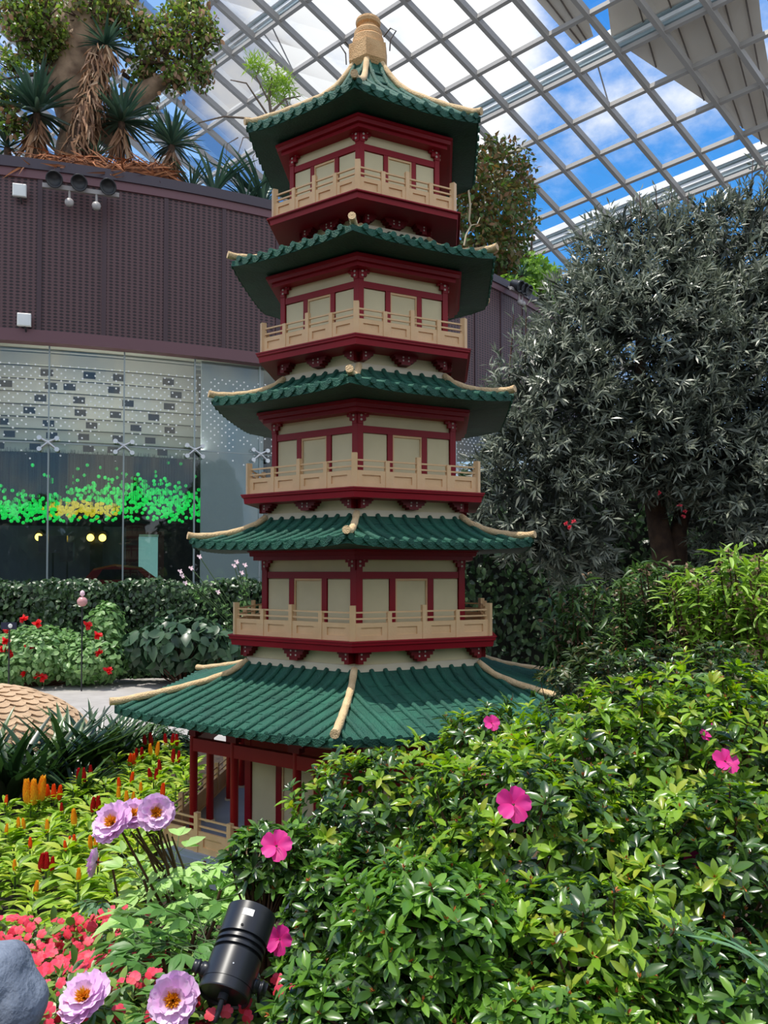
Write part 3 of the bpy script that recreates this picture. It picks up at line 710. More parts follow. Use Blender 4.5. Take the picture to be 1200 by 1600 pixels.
roof([(.1, 5.53), (.16, 5.425), (.26, 5.29), (.34, 5.215), (.43, 5.15), (.66, 4.99), (.88, 4.846)], .03, pag, .015, soff_in=.66, fishscale=True)
fm = mat('finial_sand', srgb(226, 184, 132), .75, srgb(206, 160, 108), 12, .5, 110)
f = MB(); hexprism(f, [(.12, 5.50), (.150, 5.535), (.152, 5.655), (.12, 5.665)]); fin = f.build('finial', fm, pag)
l = MB(); l.lathe([(.113, 5.655), (.113, 5.722), (.108, 5.731), (.088, 5.735)], 32, sharp=True); l.build('finial_drum', fm, fin)
l = MB(); l.lathe([(.085, 5.733), (.101, 5.741), (.102, 5.772), (.096, 5.783), (.068, 5.788), (.066, 5.80), (.068, 5.822)], 32, sharp=True); l.build('finial_neck', fm, fin)
l = MB(); l.lathe([(.068, 5.818), (.086, 5.829), (.091, 5.85), (.088, 5.866), (.078, 5.874), (.0, 5.876)], 32, sharp=True); l.build('finial_disc', fm, fin)
wr = MB(); wm = mat('wire_grey', srgb(90, 80, 72), .5)
for s, zz_ in ((1, 5.72), (-1, 5.62)):
    a = Vector((s * .11, -.05, zz_)); wr.tube([a, a + Vector((s * .05, -.02, .05)), a + Vector((s * .09, -.02, .03)), a + Vector((s * .05, 0, -.02)), a + Vector((s * .045, 0, -.10))], .005, 6)
wr.build('wire', wm, fin)

# ================================================================== PLANTS
bark = mat('bark', srgb(92, 70, 52), .85, srgb(60, 44, 34), 10, .5, 40)
twig = mat('twig', srgb(88, 58, 42), .8)
UP = np.array([0, 0, 1.])
def px2m(px, Y): return px * Y / F
def blob_points(blobs, n, inner=.72):
    """points with outward directions on a union of ellipsoids; points buried in a neighbour are dropped"""
    C = np.array([b[0] for b in blobs]); R = np.array([b[1] for b in blobs]); w = (R[:, 0] * R[:, 2] + R[:, 1] * R[:, 2] + R[:, 0] * R[:, 1]); w /= w.sum()
    i = rng.choice(len(blobs), n, p=w); d = rand_dirs(n); p = C[i] + d * R[i] * (rng.uniform(inner, 1.04, (n, 1)))
    keep = np.ones(n, bool)
    for j in range(len(blobs)):
        q = (((p - C[j]) / R[j]) ** 2).sum(1); keep &= ~((q < .55) & (i != j))
    nd = nrm(d / R[i]); return p[keep], nd[keep]
def branches_to(m, base, targets, r0=.012, r1=.004, sag=.2, n=5):
    base = Vector(base)
    for t in targets:
        t = Vector(t); mid = base.lerp(t, .5) + Vector((random.uniform(-1, 1), random.uniform(-1, 1), -sag)) * (t - base).length * .16
        pts = [base * (1 - s) ** 2 + mid * 2 * s * (1 - s) + t * s * s for s in np.linspace(0, 1, n)]
        m.tube(pts, list(np.linspace(r0, r1, n)), 5, 0, False)

# ---- distant hedge, shrubs and flowers
ivy = leafmat('ivy_leaf', [srgb(30, 50, 30), srgb(44, 70, 40), srgb(58, 86, 50), srgb(84, 112, 70)], .35, .15)
ger = leafmat('geranium_leaf', [srgb(90, 130, 70), srgb(120, 160, 95), srgb(150, 185, 120), srgb(70, 110, 60)], .4, .25)
big = leafmat('big_leaf', [srgb(40, 66, 46), srgb(56, 86, 60), srgb(80, 108, 78)], .35, .15)
dkb0 = leafmat('dark_tree_leaf', [srgb(24, 44, 26), srgb(40, 64, 36), srgb(56, 84, 46)], .5, .15)
redf = leafmat('red_petal', [srgb(215, 20, 30), srgb(235, 40, 40)], .5, .2)
def hedge(x0, x1, y0, y1, h, n, label, seed):
    e = empty('hedge', label, 'hedge', ((x0 + x1) / 2, (y0 + y1) / 2, 0)); o = np.array(e.location)
    nf = int(n * .62); f = np.stack([rng.uniform(x0, x1, nf), np.full(nf, y0), rng.uniform(0, h, nf)], 1); f[:, 1] += rng.normal(0, .08, nf) + .16 * np.sin(f[:, 0] * 3 + f[:, 2] * 2) 
    nt_ = n - nf; t = np.stack([rng.uniform(x0, x1, nt_), rng.uniform(y0, y1, nt_), np.full(nt_, h)], 1); t[:, 2] += rng.normal(0, .04, nt_) + .05 * np.sin(t[:, 0] * 4)
    P = np.concatenate([f, t]); N = np.concatenate([np.tile([0, -1, .35], (nf, 1)), np.tile([0, -.3, 1], (nt_, 1))]) + rng.normal(0, .45, (n, 3))
    D = np.cross(N, rand_dirs(n)) + [0, -.2, -.6]
    L = Leaves(); L.put(BROAD, P - o, D, N, rng.uniform(.07, .13, n)); L.build('foliage', [ivy], e)
    m = MB(); m.box((0, .1, h / 2 - .06), (x1 - x0 - .1, y1 - y0 - .25, h - .12)); m.build('dark_core', mat('hedge_core', srgb(20, 26, 18), .9), e)  # solid dark box filling the hedge behind its leaves
hedge(-9.2, -.3, 13.95, 15.4, 1.66, 17000, 'long dark ivy-covered hedge below the glass wall, left of the pagoda', 1)
hedge(.9, 8.8, 11.4, 12.6, 3.3, 12000, 'tall dark hedge behind the trunk of the grey tree', 3)
hedge(-.1, 6.4, 13.6, 15.2, 1.72, 10000, 'dark leafy hedge behind the pagoda on the side of the grey tree', 2)
def bloom(m, c, r, n=9, d=(0, -1, .4)):
    L = m; c = np.array(c)
    dirs = nrm(rand_dirs(n) + np.array(d) * .8); L.put(BROAD, np.tile(c, (n, 1)), dirs, np.tile(d, (n, 1)) + rng.normal(0, .4, (n, 3)), r)
def flower_mesh(name, r, m_, n=10):
    L = Leaves(); bloom(L, (0, 0, 0), r, n); return L.mesh(name, [m_])
redmesh = flower_mesh('red_flower', .085, redf, 14)
def shrub(name, blobs, n, tmpl, size, lm, label, cat, flowers=(), fmesh=None, fname='flower', drop=.3, group=None, core=True, coremat=None):
    base = Vector((blobs[0][0][0], blobs[0][0][1], ground_z(blobs[0][0][0], blobs[0][0][1]))); e = empty(name, label, cat, base, group); o = np.array(base)
    p, d = blob_points(blobs, n); k = len(p); N = nrm(d + UP * .5 + rng.normal(0, .35, (k, 3))); D = np.cross(N, rand_dirs(k)) + d * .3 - UP * drop
    L = Leaves(); L.put(tmpl, p - o, D, N, rng.uniform(*size, k)); L.build('foliage', [lm], e)
    m = MB(); branches_to(m, (0, 0, 0), [Vector(q - o) * .9 for q in p[:26]], .02, .006); m.build('stems', twig, e)
    for c in flowers: link(fname, fmesh, e, Vector(c) - base, (random.uniform(-.4, .4), random.uniform(-.6, .6), random.uniform(-1, 1)))
    return e
def B(px, py, Y, rx, ry=None, rz=None):   # ellipsoid blob: pixel centre, depth, radii in pixels
    c = at(px, py, Y); rx = px2m(rx, Y); rz = px2m(rz or rx, Y) if rz else rx; ry = px2m(ry, Y) if ry else rx; return (np.array(c), np.array((rx, ry, rz)))
fl = lambda L, Y: [at(x, y, Y) for x, y in L]
shrub('geranium_bush', [B(60, 1020, 13.0, 85, 60, 42), B(140, 1030, 13.0, 60, 50, 34), B(20, 1035, 12.9, 60, 50, 30), B(165, 990, 13.3, 30, 30, 50)], 5200, BROAD, (.08, .13), ger, 'pale green bush dotted with red flowers, in front of the ivy hedge on the left', 'bush',
      fl([(38, 967), (58, 975), (136, 977), (152, 993), (44, 1013), (18, 1020), (8, 1002), (12, 982), (156, 1020), (40, 1052), (60, 1055), (168, 1048), (5, 1014), (66, 1058)], 12.5), redmesh, 'red_flower')
shrub('hydrangea_bush', [B(285, 1000, 13.0, 70, 50, 42), B(340, 1015, 13.2, 50, 40, 34), B(230, 1010, 13.2, 40, 40, 30)], 900, BROAD, (.17, .27), big, 'broad dark-leaved bush in front of the ivy hedge, beside the pagoda', 'bush', drop=.7)
shrub('flowering_bush', [B(780, 985, 12.6, 50, 40, 60), B(840, 1000, 12.6, 50, 40, 45), B(735, 940, 13.0, 30, 30, 60)], 3200, BROAD, (.08, .14), ger, 'leafy bush with a few red flowers behind the pagoda, below the grey tree', 'bush',
      fl([(823, 950), (807, 1012), (818, 1020), (838, 1016), (826, 1026)], 12.0), redmesh, 'red_flower')
pale = leafmat('pale_pink_petal', [srgb(240, 205, 215), srgb(250, 230, 235)], .5, .2); palemesh = flower_mesh('anemone_flower', .05, pale, 8)
def anemone(px, Y, tops, label):
    b = at(px, 900, Y); b.z = 0; e = empty('anemone', label, 'flower', b); m = MB(); L = Leaves()
    for x, y in tops:
        t = at(x, y, Y) - b; m.tube([Vector((0, 0, 0)), Vector((t.x * .4, 0, t.z * .6)), t], .008, 4, 0, False); link('flower', palemesh, e, t + Vector((0, -.02, 0)))
        k = 14; s = rng.uniform(.45, .9, k)[:, None]; P = np.array(t)[None] * s; L.put(BROAD, P, rand_dirs(k), rand_dirs(k) + UP, .09)
    m.build('stems', mat('green_stem', srgb(70, 95, 50), .6), e); L.build('foliage', [ger], e)
anemone(400, 13.6, [(312, 870), (370, 878), (383, 883), (378, 895), (299, 888), (341, 925), (282, 893), (285, 900), (290, 911), (366, 884)], 'tall thin-stemmed anemones with pale pink flowers standing above the hedge')
e = empty('garden_globe', 'pink globe on a thin stick in front of the ivy hedge', 'garden ornament', at(128, 1000, 12.4))
e.location.z = 0; z = at(128, 940, 12.4).z
m = MB(); m.lathe([(0, -.08), (.045, -.066), (.075, -.03), (.08, 0), (.075, .03), (.045, .066), (0, .08)], 20, 0, Matrix.Translation((0, 0, z))); m.build('globe', mat('pink_globe', srgb(205, 150, 150), .3), e)
m = MB(); m.tube([(0, 0, 0), (0, 0, z - .07)], .012, 6); m.build('stick', mat('lamp_dark', None), e)
m = MB(); m.lathe([(0, -.04), (.04, 0), (.03, .05), (0, .07)], 10, 0, Matrix.Translation((0, 0, z + .11))); m.build('finial', pale, e)
e = empty('plant_sign', 'small dark plaque on a stake among the red geraniums', 'sign', at(14, 978, 12.3)); zz = e.location.z; e.location.z = 0
m = MB(); m.box((0, 0, zz), (.24, .02, .11)); m.build('plaque', mat('plaque_blue', srgb(40, 44, 66), .4), e)
m = MB(); m.tube([(0, .012, 0), (0, .012, zz)], .012, 6); m.build('stake', mat('lamp_dark', None), e)
m = MB(); m.lathe([(.025, 0), (.035, .004), (.025, .008)], 16, 0, Matrix.Translation((.03, -.016, zz)) @ Matrix.Rotation(math.pi / 2, 4, 'X')); m.build('ring_mark', mat('white_plastic', None), e)

# ---- big grey-leaved tree on the right
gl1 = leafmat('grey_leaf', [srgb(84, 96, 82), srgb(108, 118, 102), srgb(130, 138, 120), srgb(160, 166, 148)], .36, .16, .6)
def sprays(L, P, D, nl, slen, lsize, tmpl=NARROW, jitter=.25, mi=0, droop=0.0, spread=.9):
    """leafy shoots: nl leaves along a shoot of length slen starting at P towards D"""
    n = len(P); D = nrm(D); a = rand_dirs(n); X = nrm(np.cross(D, a)); Y_ = np.cross(D, X)
    for i in range(nl):
        t = (i + .5) / nl; ang = i * 2.4 + rng.uniform(0, 6.28, n); r = X * np.cos(ang)[:, None] + Y_ * np.sin(ang)[:, None]
        pos = P + D * (slen * t)[:, None] - UP * (droop * slen * t * t)[:, None]; s = spread * (1.15 - .7 * t)
        ld = D * (1 - s * .55) + r * s + rng.normal(0, jitter, (n, 3)) - UP * droop * .5
        L.put(tmpl, pos, ld, nrm(D * .7 - r * .5 + UP * .4 + rng.normal(0, .2, (n, 3))), lsize * rng.uniform(.8, 1.15, n), mi)
pinkm = leafmat('pink_red_petal', [srgb(215, 60, 80), srgb(230, 90, 100)], .5, .2)
def grey_tree():
    Y = 9.3; base = at(1045, 900, Y); base.z = 0
    e = empty('grey_leaved_tree', 'large dense tree with narrow grey-green leaves at the right of the pagoda', 'tree', base); o = np.array(base)
    bl = [B(1010, 575, 9.3, 165, 120, 175), B(870, 640, 9.0, 105, 90, 110), B(830, 760, 8.8, 85, 80, 115), B(1160, 600, 9.3, 150, 120, 190), B(1000, 430, 9.6, 105, 90, 85), B(1140, 410, 9.6, 120, 90, 90), B(930, 520, 9.4, 90, 80, 90),
          B(1180, 780, 8.9, 100, 80, 130), B(900, 800, 8.9, 75, 70, 110), B(1280, 600, 9.3, 150, 120, 250), B(1020, 690, 9.0, 120, 80, 70), B(1080, 690, 9.0, 110, 80, 90)]
    p, d = blob_points(bl, 5200, .8)
    pr = np.array([(CX + F * q[0] / q[1], CY - F * ((q[2] - EYE) / q[1] - math.tan(PITCH))) for q in p])
    hollow = ((pr[:, 0] - 1020) / 75) ** 2 + ((pr[:, 1] - 845) / 75) ** 2 < 1; p, d = p[~hollow], d[~hollow]; n = len(p)
    L = Leaves(); D = nrm(d + UP * rng.uniform(-.5, .6, (n, 1)) + rng.normal(0, .35, (n, 3)))
    sprays(L, p - o, D, 13, rng.uniform(.14, .26, n), .125)
    # upright shoots along the top
    tops = [(905, 470, 440), (935, 420, 385), (880, 510, 470), (1005, 345, 300), (1030, 345, 290), (1170, 330, 250), (1190, 320, 262), (1080, 350, 305), (960, 400, 360), (795, 560, 492), (820, 540, 478), (1120, 360, 310), (985, 380, 330), (1055, 330, 300)]
    m = MB()
    for x, y0, y1 in tops:
        a, b = at(x, y0 + 40, 9.3), at(x + random.uniform(-8, 8), y1, 9.3); k = 16; ts = np.linspace(.1, 1, k); P = np.array([a.lerp(b, t) for t in ts]) - o
        m.tube([a - base, b - base], [.012, .004], 4, 0, False); dd = rand_dirs(k) * [1, 1, .3] + UP * .6; L.put(NARROW, P, dd, rand_dirs(k), .15, wscale=1.1)
    L.build('crown', [gl1], e)
    m.build('shoots', twig, e)
    t = MB(); tr = lambda x, y, Y_=9.3: at(x, y, Y_) - base
    t.tube([(0, 0, 0), tr(1040, 880), tr(1030, 830), tr(1015, 740), tr(1000, 600), tr(1000, 470)], [.17, .15, .13, .11, .08, .03], 10)
    t.tube([(.12, 0, 0), tr(1060, 830), tr(1085, 720), tr(1130, 600), tr(1150, 450)], [.12, .1, .09, .07, .03], 9)
    t.tube([tr(1022, 790), tr(960, 700), tr(880, 620)], [.07, .05, .02], 8)
    t.build('trunk', bark, e)
    for pts in ([(884, 818), (890, 824), (896, 815)], [(1062, 790), (1070, 800), (1068, 806), (1030, 770)]):
        Lb = Leaves()
        for x, y in pts: bloom(Lb, at(x, y, 7.95 if x < 950 else 8.6) - base, .032, 7)
        tag(Lb.build('blossom_spray', [pinkm], e), 'small red-pink blossom spray')
    # deep leaves inside the crown, its inner shade put into their darker colour
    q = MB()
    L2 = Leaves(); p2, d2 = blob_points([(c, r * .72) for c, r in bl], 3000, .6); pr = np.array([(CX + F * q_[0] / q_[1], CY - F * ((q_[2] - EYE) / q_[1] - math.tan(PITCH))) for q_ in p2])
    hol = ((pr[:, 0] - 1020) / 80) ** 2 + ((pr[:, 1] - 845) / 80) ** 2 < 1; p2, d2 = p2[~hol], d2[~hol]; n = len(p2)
    sprays(L2, p2 - o, d2 + rng.normal(0, .5, (n, 3)), 9, rng.uniform(.2, .3, n), .2, NARROW); L2.build('inner_crown', [leafmat('grey_leaf_shaded', [srgb(60, 68, 58), srgb(78, 86, 74)], .5, .05)], e)
grey_tree()
# ---- narrow-leaved flowering shrubs in front of the grey tree
pl_b = leafmat('peach_leaf_bright', [srgb(108, 146, 48), srgb(138, 176, 64), srgb(168, 202, 92), srgb(116, 150, 62)], .4, .28)
pl_d = leafmat('peach_leaf_dark', [srgb(60, 88, 44), srgb(78, 108, 54), srgb(98, 128, 66)], .4, .25)
dry = leafmat('dry_flower', [srgb(150, 120, 95), srgb(185, 160, 135), srgb(120, 88, 66)], .8, .2)
def peach(px, top, Y, w, lm, label, n=13):
    n += 4
    b = at(px, 1000, Y); b.z = ground_z(b.x, b.y); e = empty('peach_shrub', label, 'shrub', b); m = MB(); L = Leaves(); G = Leaves()
    for i in range(n):
        x = px + random.uniform(-w, w); y = top + random.uniform(0, 130) * (1 if i > 2 else .1); t = at(x, y, Y + random.uniform(-.3, .3)) - b
        mid = Vector((t.x * .35, t.y * .35, t.z * .6)); pts = [Vector((0, 0, 0)), mid, t]; m.tube(pts, [.014, .01, .004], 5, 0, False)
        k = 70; s = rng.uniform(.45, 1, k); s[:10] = rng.uniform(.93, 1, 10); P = np.array([(pts[0] * (1 - q) ** 2 + mid * 2 * q * (1 - q) + t * q * q) for q in s]) + rng.normal(0, .045, (k, 3)); D = rand_dirs(k) * [1, 1, .5] + UP * rng.uniform(-.1, .4, (k, 1))
        L.put(LANCE, P, D, np.tile(UP, (k, 1)) + rng.normal(0, .3, (k, 3)), rng.uniform(.07, .125, k))
        g = 13; P2 = P[rng.integers(0, k, g)] + rng.normal(0, .02, (g, 3))
        for q in range(4): G.put(DIAMOND, P2, rand_dirs(g), rand_dirs(g), .03, wscale=1.4)
    L.build('foliage', [lm], e); m.build('stems', twig, e); tag(G.build('dry_flower_heads', [dry], e), kind='stuff')
peach(900, 905, 5.6, 45, pl_d, 'dark green narrow-leaved shrub with dry flower heads just right of the pagoda')
peach(975, 905, 5.5, 45, pl_d, 'narrow-leaved shrub with dull green leaves and many pale dry flowers below the tree trunk', 14)
peach(1040, 880, 5.3, 45, pl_d, 'upright dark green narrow-leaved shrub directly under the grey tree trunk')
peach(1100, 890, 5.1, 50, pl_b, 'bright yellow-green narrow-leaved shrub right of the tree trunk', 15)
peach(1165, 855, 5.0, 50, pl_b, 'tallest bright yellow-green narrow-leaved shrub at the far right edge', 17)
peach(1215, 900, 4.8, 45, pl_b, 'bright narrow-leaved shrub partly cut off by the right edge of the picture', 12)

# ---- roof garden on the drum
yl = leafmat('yucca_leaf', [srgb(44, 72, 58), srgb(66, 96, 78), srgb(96, 124, 100)], .4, .1); dl = leafmat('dead_leaf', [srgb(150, 108, 78), srgb(180, 140, 105), srgb(110, 76, 56), srgb(190, 160, 130)], .8, .1)
BLADE = leaf_tmpl([(0, .035), (.3, .04), (.7, .025), (1, .003)], .3, .25)
def roof_pt(px, py, back): 
    ph = phi_of(px, py, DR - back); p = drum(ph, DR - back, 0); p.z = at(px, py, p.y).z; return p
def yucca(px, py, rpx, back, label, skirt=True, nb=85, stem=None):
    c = roof_pt(px, py, back); R = px2m(rpx, c.y); foot = Vector((c.x, c.y, ZT)); e = empty('yucca', label, 'yucca', foot); o = c - foot
    L = Leaves(); el = rng.uniform(-.25, 1.45, nb); az = rng.uniform(0, 6.28, nb); D = np.stack([np.cos(el) * np.cos(az), np.cos(el) * np.sin(az), np.sin(el)], 1)
    L.put(BLADE, np.tile(np.array(o), (nb, 1)) + D * .05 * R, D, np.tile(UP, (nb, 1)) + D * -.3 + rng.normal(0, .1, (nb, 3)), rng.uniform(.75, 1.1, nb) * R, wscale=1.25); L.build('leaf_rosette', [yl], e)
    m = MB(); m.tube(stem and [Vector(q) - foot for q in stem] or [(0, 0, -.1), o * .5, o], .09, 8); m.build('stem', bark, e)
    if skirt:
        k = 70; L = Leaves(); az = rng.uniform(0, 6.28, k); D = np.stack([np.cos(az) * .35, np.sin(az) * .35, np.full(k, -1.)], 1) + rng.normal(0, .12, (k, 3)); P = np.tile(np.array(o), (k, 1)) - UP * rng.uniform(0, .35 * R, (k, 1))
        L.put(BLADE, P, D, rand_dirs(k), rng.uniform(.6, 1.0, k) * R, wscale=1.3); L.build('dead_skirt', [dl], e)
yucca(58, 178, 78, 1.2, 'tall yucca with a drooping brown skirt at the left edge of the roof garden')
yucca(190, 192, 68, 1.1, 'yucca with stiff dark blades in front of the thick trunk on the roof')
yucca(268, 228, 58, 1.0, 'yucca with radiating dark blades at the right end of the fallen bark')
yucca(150, 248, 34, .9, 'small yucca beside the fallen bark on the roof edge', False, 45)
yucca(12, 232, 40, 1.6, 'low grey-green rosette at the far left of the roof edge', False, 40)
def baobab():
    b = roof_pt(120, 262, 1.9); foot = Vector((b.x, b.y, ZT)); e = empty('bottle_tree', 'thick-trunked tree with sparse yellow-green crown growing on the drum roof', 'tree', foot)
    q = lambda x, y, d=0: roof_pt(x, y, 1.9 + d) - foot; k = b.y / F
    t = MB(); t.tube([(0, 0, -.2), q(122, 240), q(122, 205), q(116, 170), q(112, 140), q(118, 105), q(126, 70), q(138, 30), q(150, -20), q(150, -60)], [r * k for r in (40, 34, 27, 31, 38, 34, 36, 38, 42, 40)], 14)
    t.tube([q(105, 150), q(85, 118), q(80, 95)], [.38, .3, .14], 10)
    t.tube([q(112, 70), q(96, 48), q(90, 20)], [.4, .3, .2], 10)
    t.tube([q(160, 225), q(200, 165, -.3), q(232, 140, -.4), q(262, 122, -.5), q(288, 96, -.5)], [.34, .3, .24, .16, .06], 10)
    t.tube([q(150, 30), q(200, -10), q(240, -60)], [.4, .3, .2], 10)
    t.build('trunk', mat('bottle_bark', srgb(158, 132, 106), .9, srgb(100, 78, 60), 3, 1.0, 6), e)
    br = MB(); tg = []
    blobs = [(250, 60, 42), (300, 85, 40), (232, 108, 34), (320, 50, 30), (280, 30, 36), (210, 40, 32), (85, 30, 40), (35, 40, 36), (170, 10, 40), (20, 95, 26), (130, 10, 40), (60, 80, 30), (315, 120, 22), (275, 120, 26), (10, 150, 26), (20, 190, 24), (300, 10, 30), (225, 150, 22), (115, 25, 34), (150, 45, 24), (85, 60, 30), (170, 30, 30), (60, 15, 34), (20, 15, 34)]
    L = Leaves(); D_ = Leaves()
    for x, y, r in blobs:
        c = np.array(q(x, y, random.uniform(-.9, 1.1))); R = r * k
        m_ = 420 if r > 28 else 260; P = c + nrm(rng.normal(size=(m_, 3))) * R * rng.uniform(.25, 1.05, (m_, 1)); 
        L.put(BROAD, P, rand_dirs(m_) - UP * .4, rand_dirs(m_) + UP, rng.uniform(.08, .16, m_))
        for j in range(9):
            tp = Vector(c) + Vector(rand_dirs(1)[0]) * R * .9; branches_to(br, Vector(c) * .55 + q(150, 70) * .45 if j == 0 else Vector(c) + Vector((0, .1, -R * .5)), [tp], .035 if j else .07, .012, .1)
        if random.random() < .9: D_.put(BROAD, P[:40] + rng.normal(0, .1, (40, 3)), rand_dirs(40) - UP, rand_dirs(40), .17)
    L.build('crown', [leafmat('roof_tree_leaf', [srgb(84, 112, 42), srgb(118, 148, 60), srgb(70, 92, 40), srgb(104, 98, 58), srgb(140, 166, 78), srgb(120, 92, 62)], .45, .4)], e); D_.build('dead_leaves', [dl], e); br.build('branches', bark, e)
baobab()
def fibre_trunk():
    b = roof_pt(118, 268, 1.1); foot = Vector((b.x, b.y, ZT)); e = empty('shaggy_yucca', 'tall yucca whose trunk is wrapped in dead brown leaves, against the thick tree', 'yucca', foot)
    path = [roof_pt(x, y, 1.0) - foot for x, y in ((112, 270), (118, 235), (132, 200), (140, 165), (150, 130), (160, 92), (165, 72))]
    m = MB(); m.tube(path, [.3, .26, .24, .22, .2, .14, .08], 10); m.build('trunk', bark, e)
    L = Leaves(); n = 1300; s = rng.uniform(0, len(path) - 1.3, n); P = np.array([path[int(a)].lerp(path[int(a) + 1], a - int(a)) for a in s]); az = rng.uniform(0, 6.28, n); O = np.stack([np.cos(az), np.sin(az), 0 * az], 1); P = P + O * rng.uniform(.1, .34, (n, 1))
    L.put(BLADE, P, O * .35 - UP + rng.normal(0, .3, (n, 3)), O + rng.normal(0, .3, (n, 3)), rng.uniform(.25, .5, n), wscale=1.6); L.build('dead_leaves', [dl], e)
    L = Leaves(); nb = 60; o = path[-1]; el = rng.uniform(-.5, 1.4, nb); az = rng.uniform(0, 6.28, nb); D = np.stack([np.cos(el) * np.cos(az), np.cos(el) * np.sin(az), np.sin(el)], 1); L.put(BLADE, np.tile(np.array(o), (nb, 1)), D, np.tile(UP, (nb, 1)) - D * .3, rng.uniform(.6, .8, nb), wscale=1.5); L.build('leaf_rosette', [yl], e)
fibre_trunk()
def bark_log():
    pts = [roof_pt(x, y, .25 + .3 * (i % 2)) for i, (x, y) in enumerate(((50, 266), (80, 262), (110, 264), (140, 266), (175, 272), (210, 272), (245, 274), (276, 284)))]
    foot = pts[3]; e = empty('fallen_bark', 'shaggy reddish-brown mat of bark lying along the roof edge above the lamps', 'bark', foot); L = Leaves(); m = MB()
    m.tube([p - foot for p in pts], [.1, .22, .26, .25, .22, .24, .26, .08], 10); m.build('core', mat('bark_red', srgb(140, 86, 54), .9, srgb(84, 48, 32), 6, .8, 20), e)
    n = 900; s = rng.uniform(0, 6.9, n); P = np.array([(pts[int(a)] - foot).lerp(pts[int(a) + 1] - foot, a - int(a)) for a in s]); az = rng.uniform(0, 6.28, n); T = np.array([(pts[int(a) + 1] - pts[int(a)]).normalized() for a in s]); O = np.stack([0 * az, np.cos(az), np.sin(az)], 1)
    L.put(BLADE, P + O * rng.uniform(.15, .32, (n, 1)), T * rng.choice([-1, 1], n)[:, None] + rng.normal(0, .35, (n, 3)), O, rng.uniform(.3, .7, n), wscale=1.0); L.build('fibres', [leafmat('bark_fibre', [srgb(150, 92, 58), srgb(176, 116, 76), srgb(100, 60, 40)], .9, 0)], e)
bark_log()
def wisp():
    b = roof_pt(430, 320, 2.0); foot = Vector((b.x, b.y, ZT)); e = empty('wispy_tree', 'thin leafless branching tree with wispy green tufts left of the pagoda finial', 'tree', foot); q = lambda x, y, d=0: roof_pt(x, y, 2.0 + d) - foot; m = MB(); L = Leaves()
    for path, r in (([(430, 320), (428, 250), (425, 190), (420, 150), (425, 120)], .07), ([(425, 190), (405, 160), (385, 130), (360, 125)], .035), ([(425, 175), (445, 155), (470, 150)], .04), ([(421, 160), (400, 120), (410, 90)], .03), ([(422, 150), (436, 120), (430, 95), (418, 85)], .03), ([(426, 200), (390, 185), (350, 182), (310, 192)], .04), ([(428, 230), (400, 215), (380, 215), (372, 240), (378, 262)], .02), ([(428, 240), (405, 232), (395, 245), (400, 265)], .018), ([(372, 215), (355, 225), (352, 255)], .016), ([(430, 180), (450, 165), (440, 140)], .03)):
        m.tube([q(*p) for p in path], list(np.linspace(r, r * .4, len(path))), 6, 0, False)
    for x, y, r in ((425, 130, 14), (440, 125, 12), (410, 105, 12), (432, 150, 12), (450, 140, 10), (395, 100, 8)):
        k = 130; c = np.array(q(x, y)); L.put(NARROW, c + rng.normal(0, r * b.y / F * .6, (k, 3)), rand_dirs(k) + UP * .2, rand_dirs(k), .28, wscale=.6)
    m.build('branches', mat('pale_twig', srgb(120, 104, 90), .8), e); L.build('foliage', [leafmat('wisp_leaf', [srgb(130, 160, 60), srgb(160, 190, 80)], .5, .4)], e)
wisp()
def clump(px, py, hpx, back, n, label, lm, lean=.5, w=1.0, name='strap_leaf_clump', group=None, base=None):
    b = base if base is not None else roof_pt(px, py, back); foot = Vector((b.x, b.y, b.z)); e = empty(name, label, 'plant', foot, group); L = Leaves(); h = px2m(hpx, b.y); az = rng.uniform(0, 6.28, n); l = rng.uniform(.05, lean, n)
    D = np.stack([np.cos(az) * l, np.sin(az) * l, np.ones(n)], 1); P = np.stack([np.cos(az), np.sin(az), 0 * az], 1) * .05 * h
    L.put(LONG, P, D, np.stack([-np.cos(az), -np.sin(az), .25 + 0 * az], 1) + rng.normal(0, .15, (n, 3)), h * rng.uniform(.65, 1.1, n), wscale=w); L.build('leaf_blades', [lm], e); return e
LONG = leaf_tmpl([(0, .02), (.2, .03), (.4, .034), (.6, .032), (.8, .022), (.93, .011), (1, .002)], .25, .55)
for px, py, h, lab in ((300, 300, 50, 'low strap-leaved clump on the roof edge right of the last yucca'), (335, 308, 75, 'clump of upright dark spears on the roof edge'), (385, 318, 60, 'spiky clump on the roof edge behind the top balcony'), (410, 322, 85, 'tallest spiky clump on the roof edge, touching the top roof of the pagoda')):
    clump(px, py, h, .7, 26, lab, yl, .7, 1.2)
def roof_tree(blobs, n, lm, label, back, size=(.16, .28)):
    c = [(np.array(roof_pt(x, y, back)), r) for x, y, r in blobs]; k = c[0][0][1] / F; foot = Vector((c[0][0][0], c[0][0][1], ZT)); e = empty('roof_tree', label, 'tree', foot); o = np.array(foot)
    bl = [(p, np.array((r * k,) * 3)) for p, r in c]; p, d = blob_points(bl, n, .5); kk = len(p); L = Leaves(); L.put(BROAD, p - o, rand_dirs(kk) + d * .5 - UP * .3, d + UP * .6 + rng.normal(0, .4, (kk, 3)), rng.uniform(*size, kk)); L.build('crown', [lm], e)
    m = MB(); m.tube([(0, 0, -.1), (0, 0, 1.2), (.1, 0, 2.2)], [.2, .16, .1], 8); branches_to(m, (0, 0, 1.0), [q - o for q, r in c], .08, .03); m.build('trunk', bark, e)
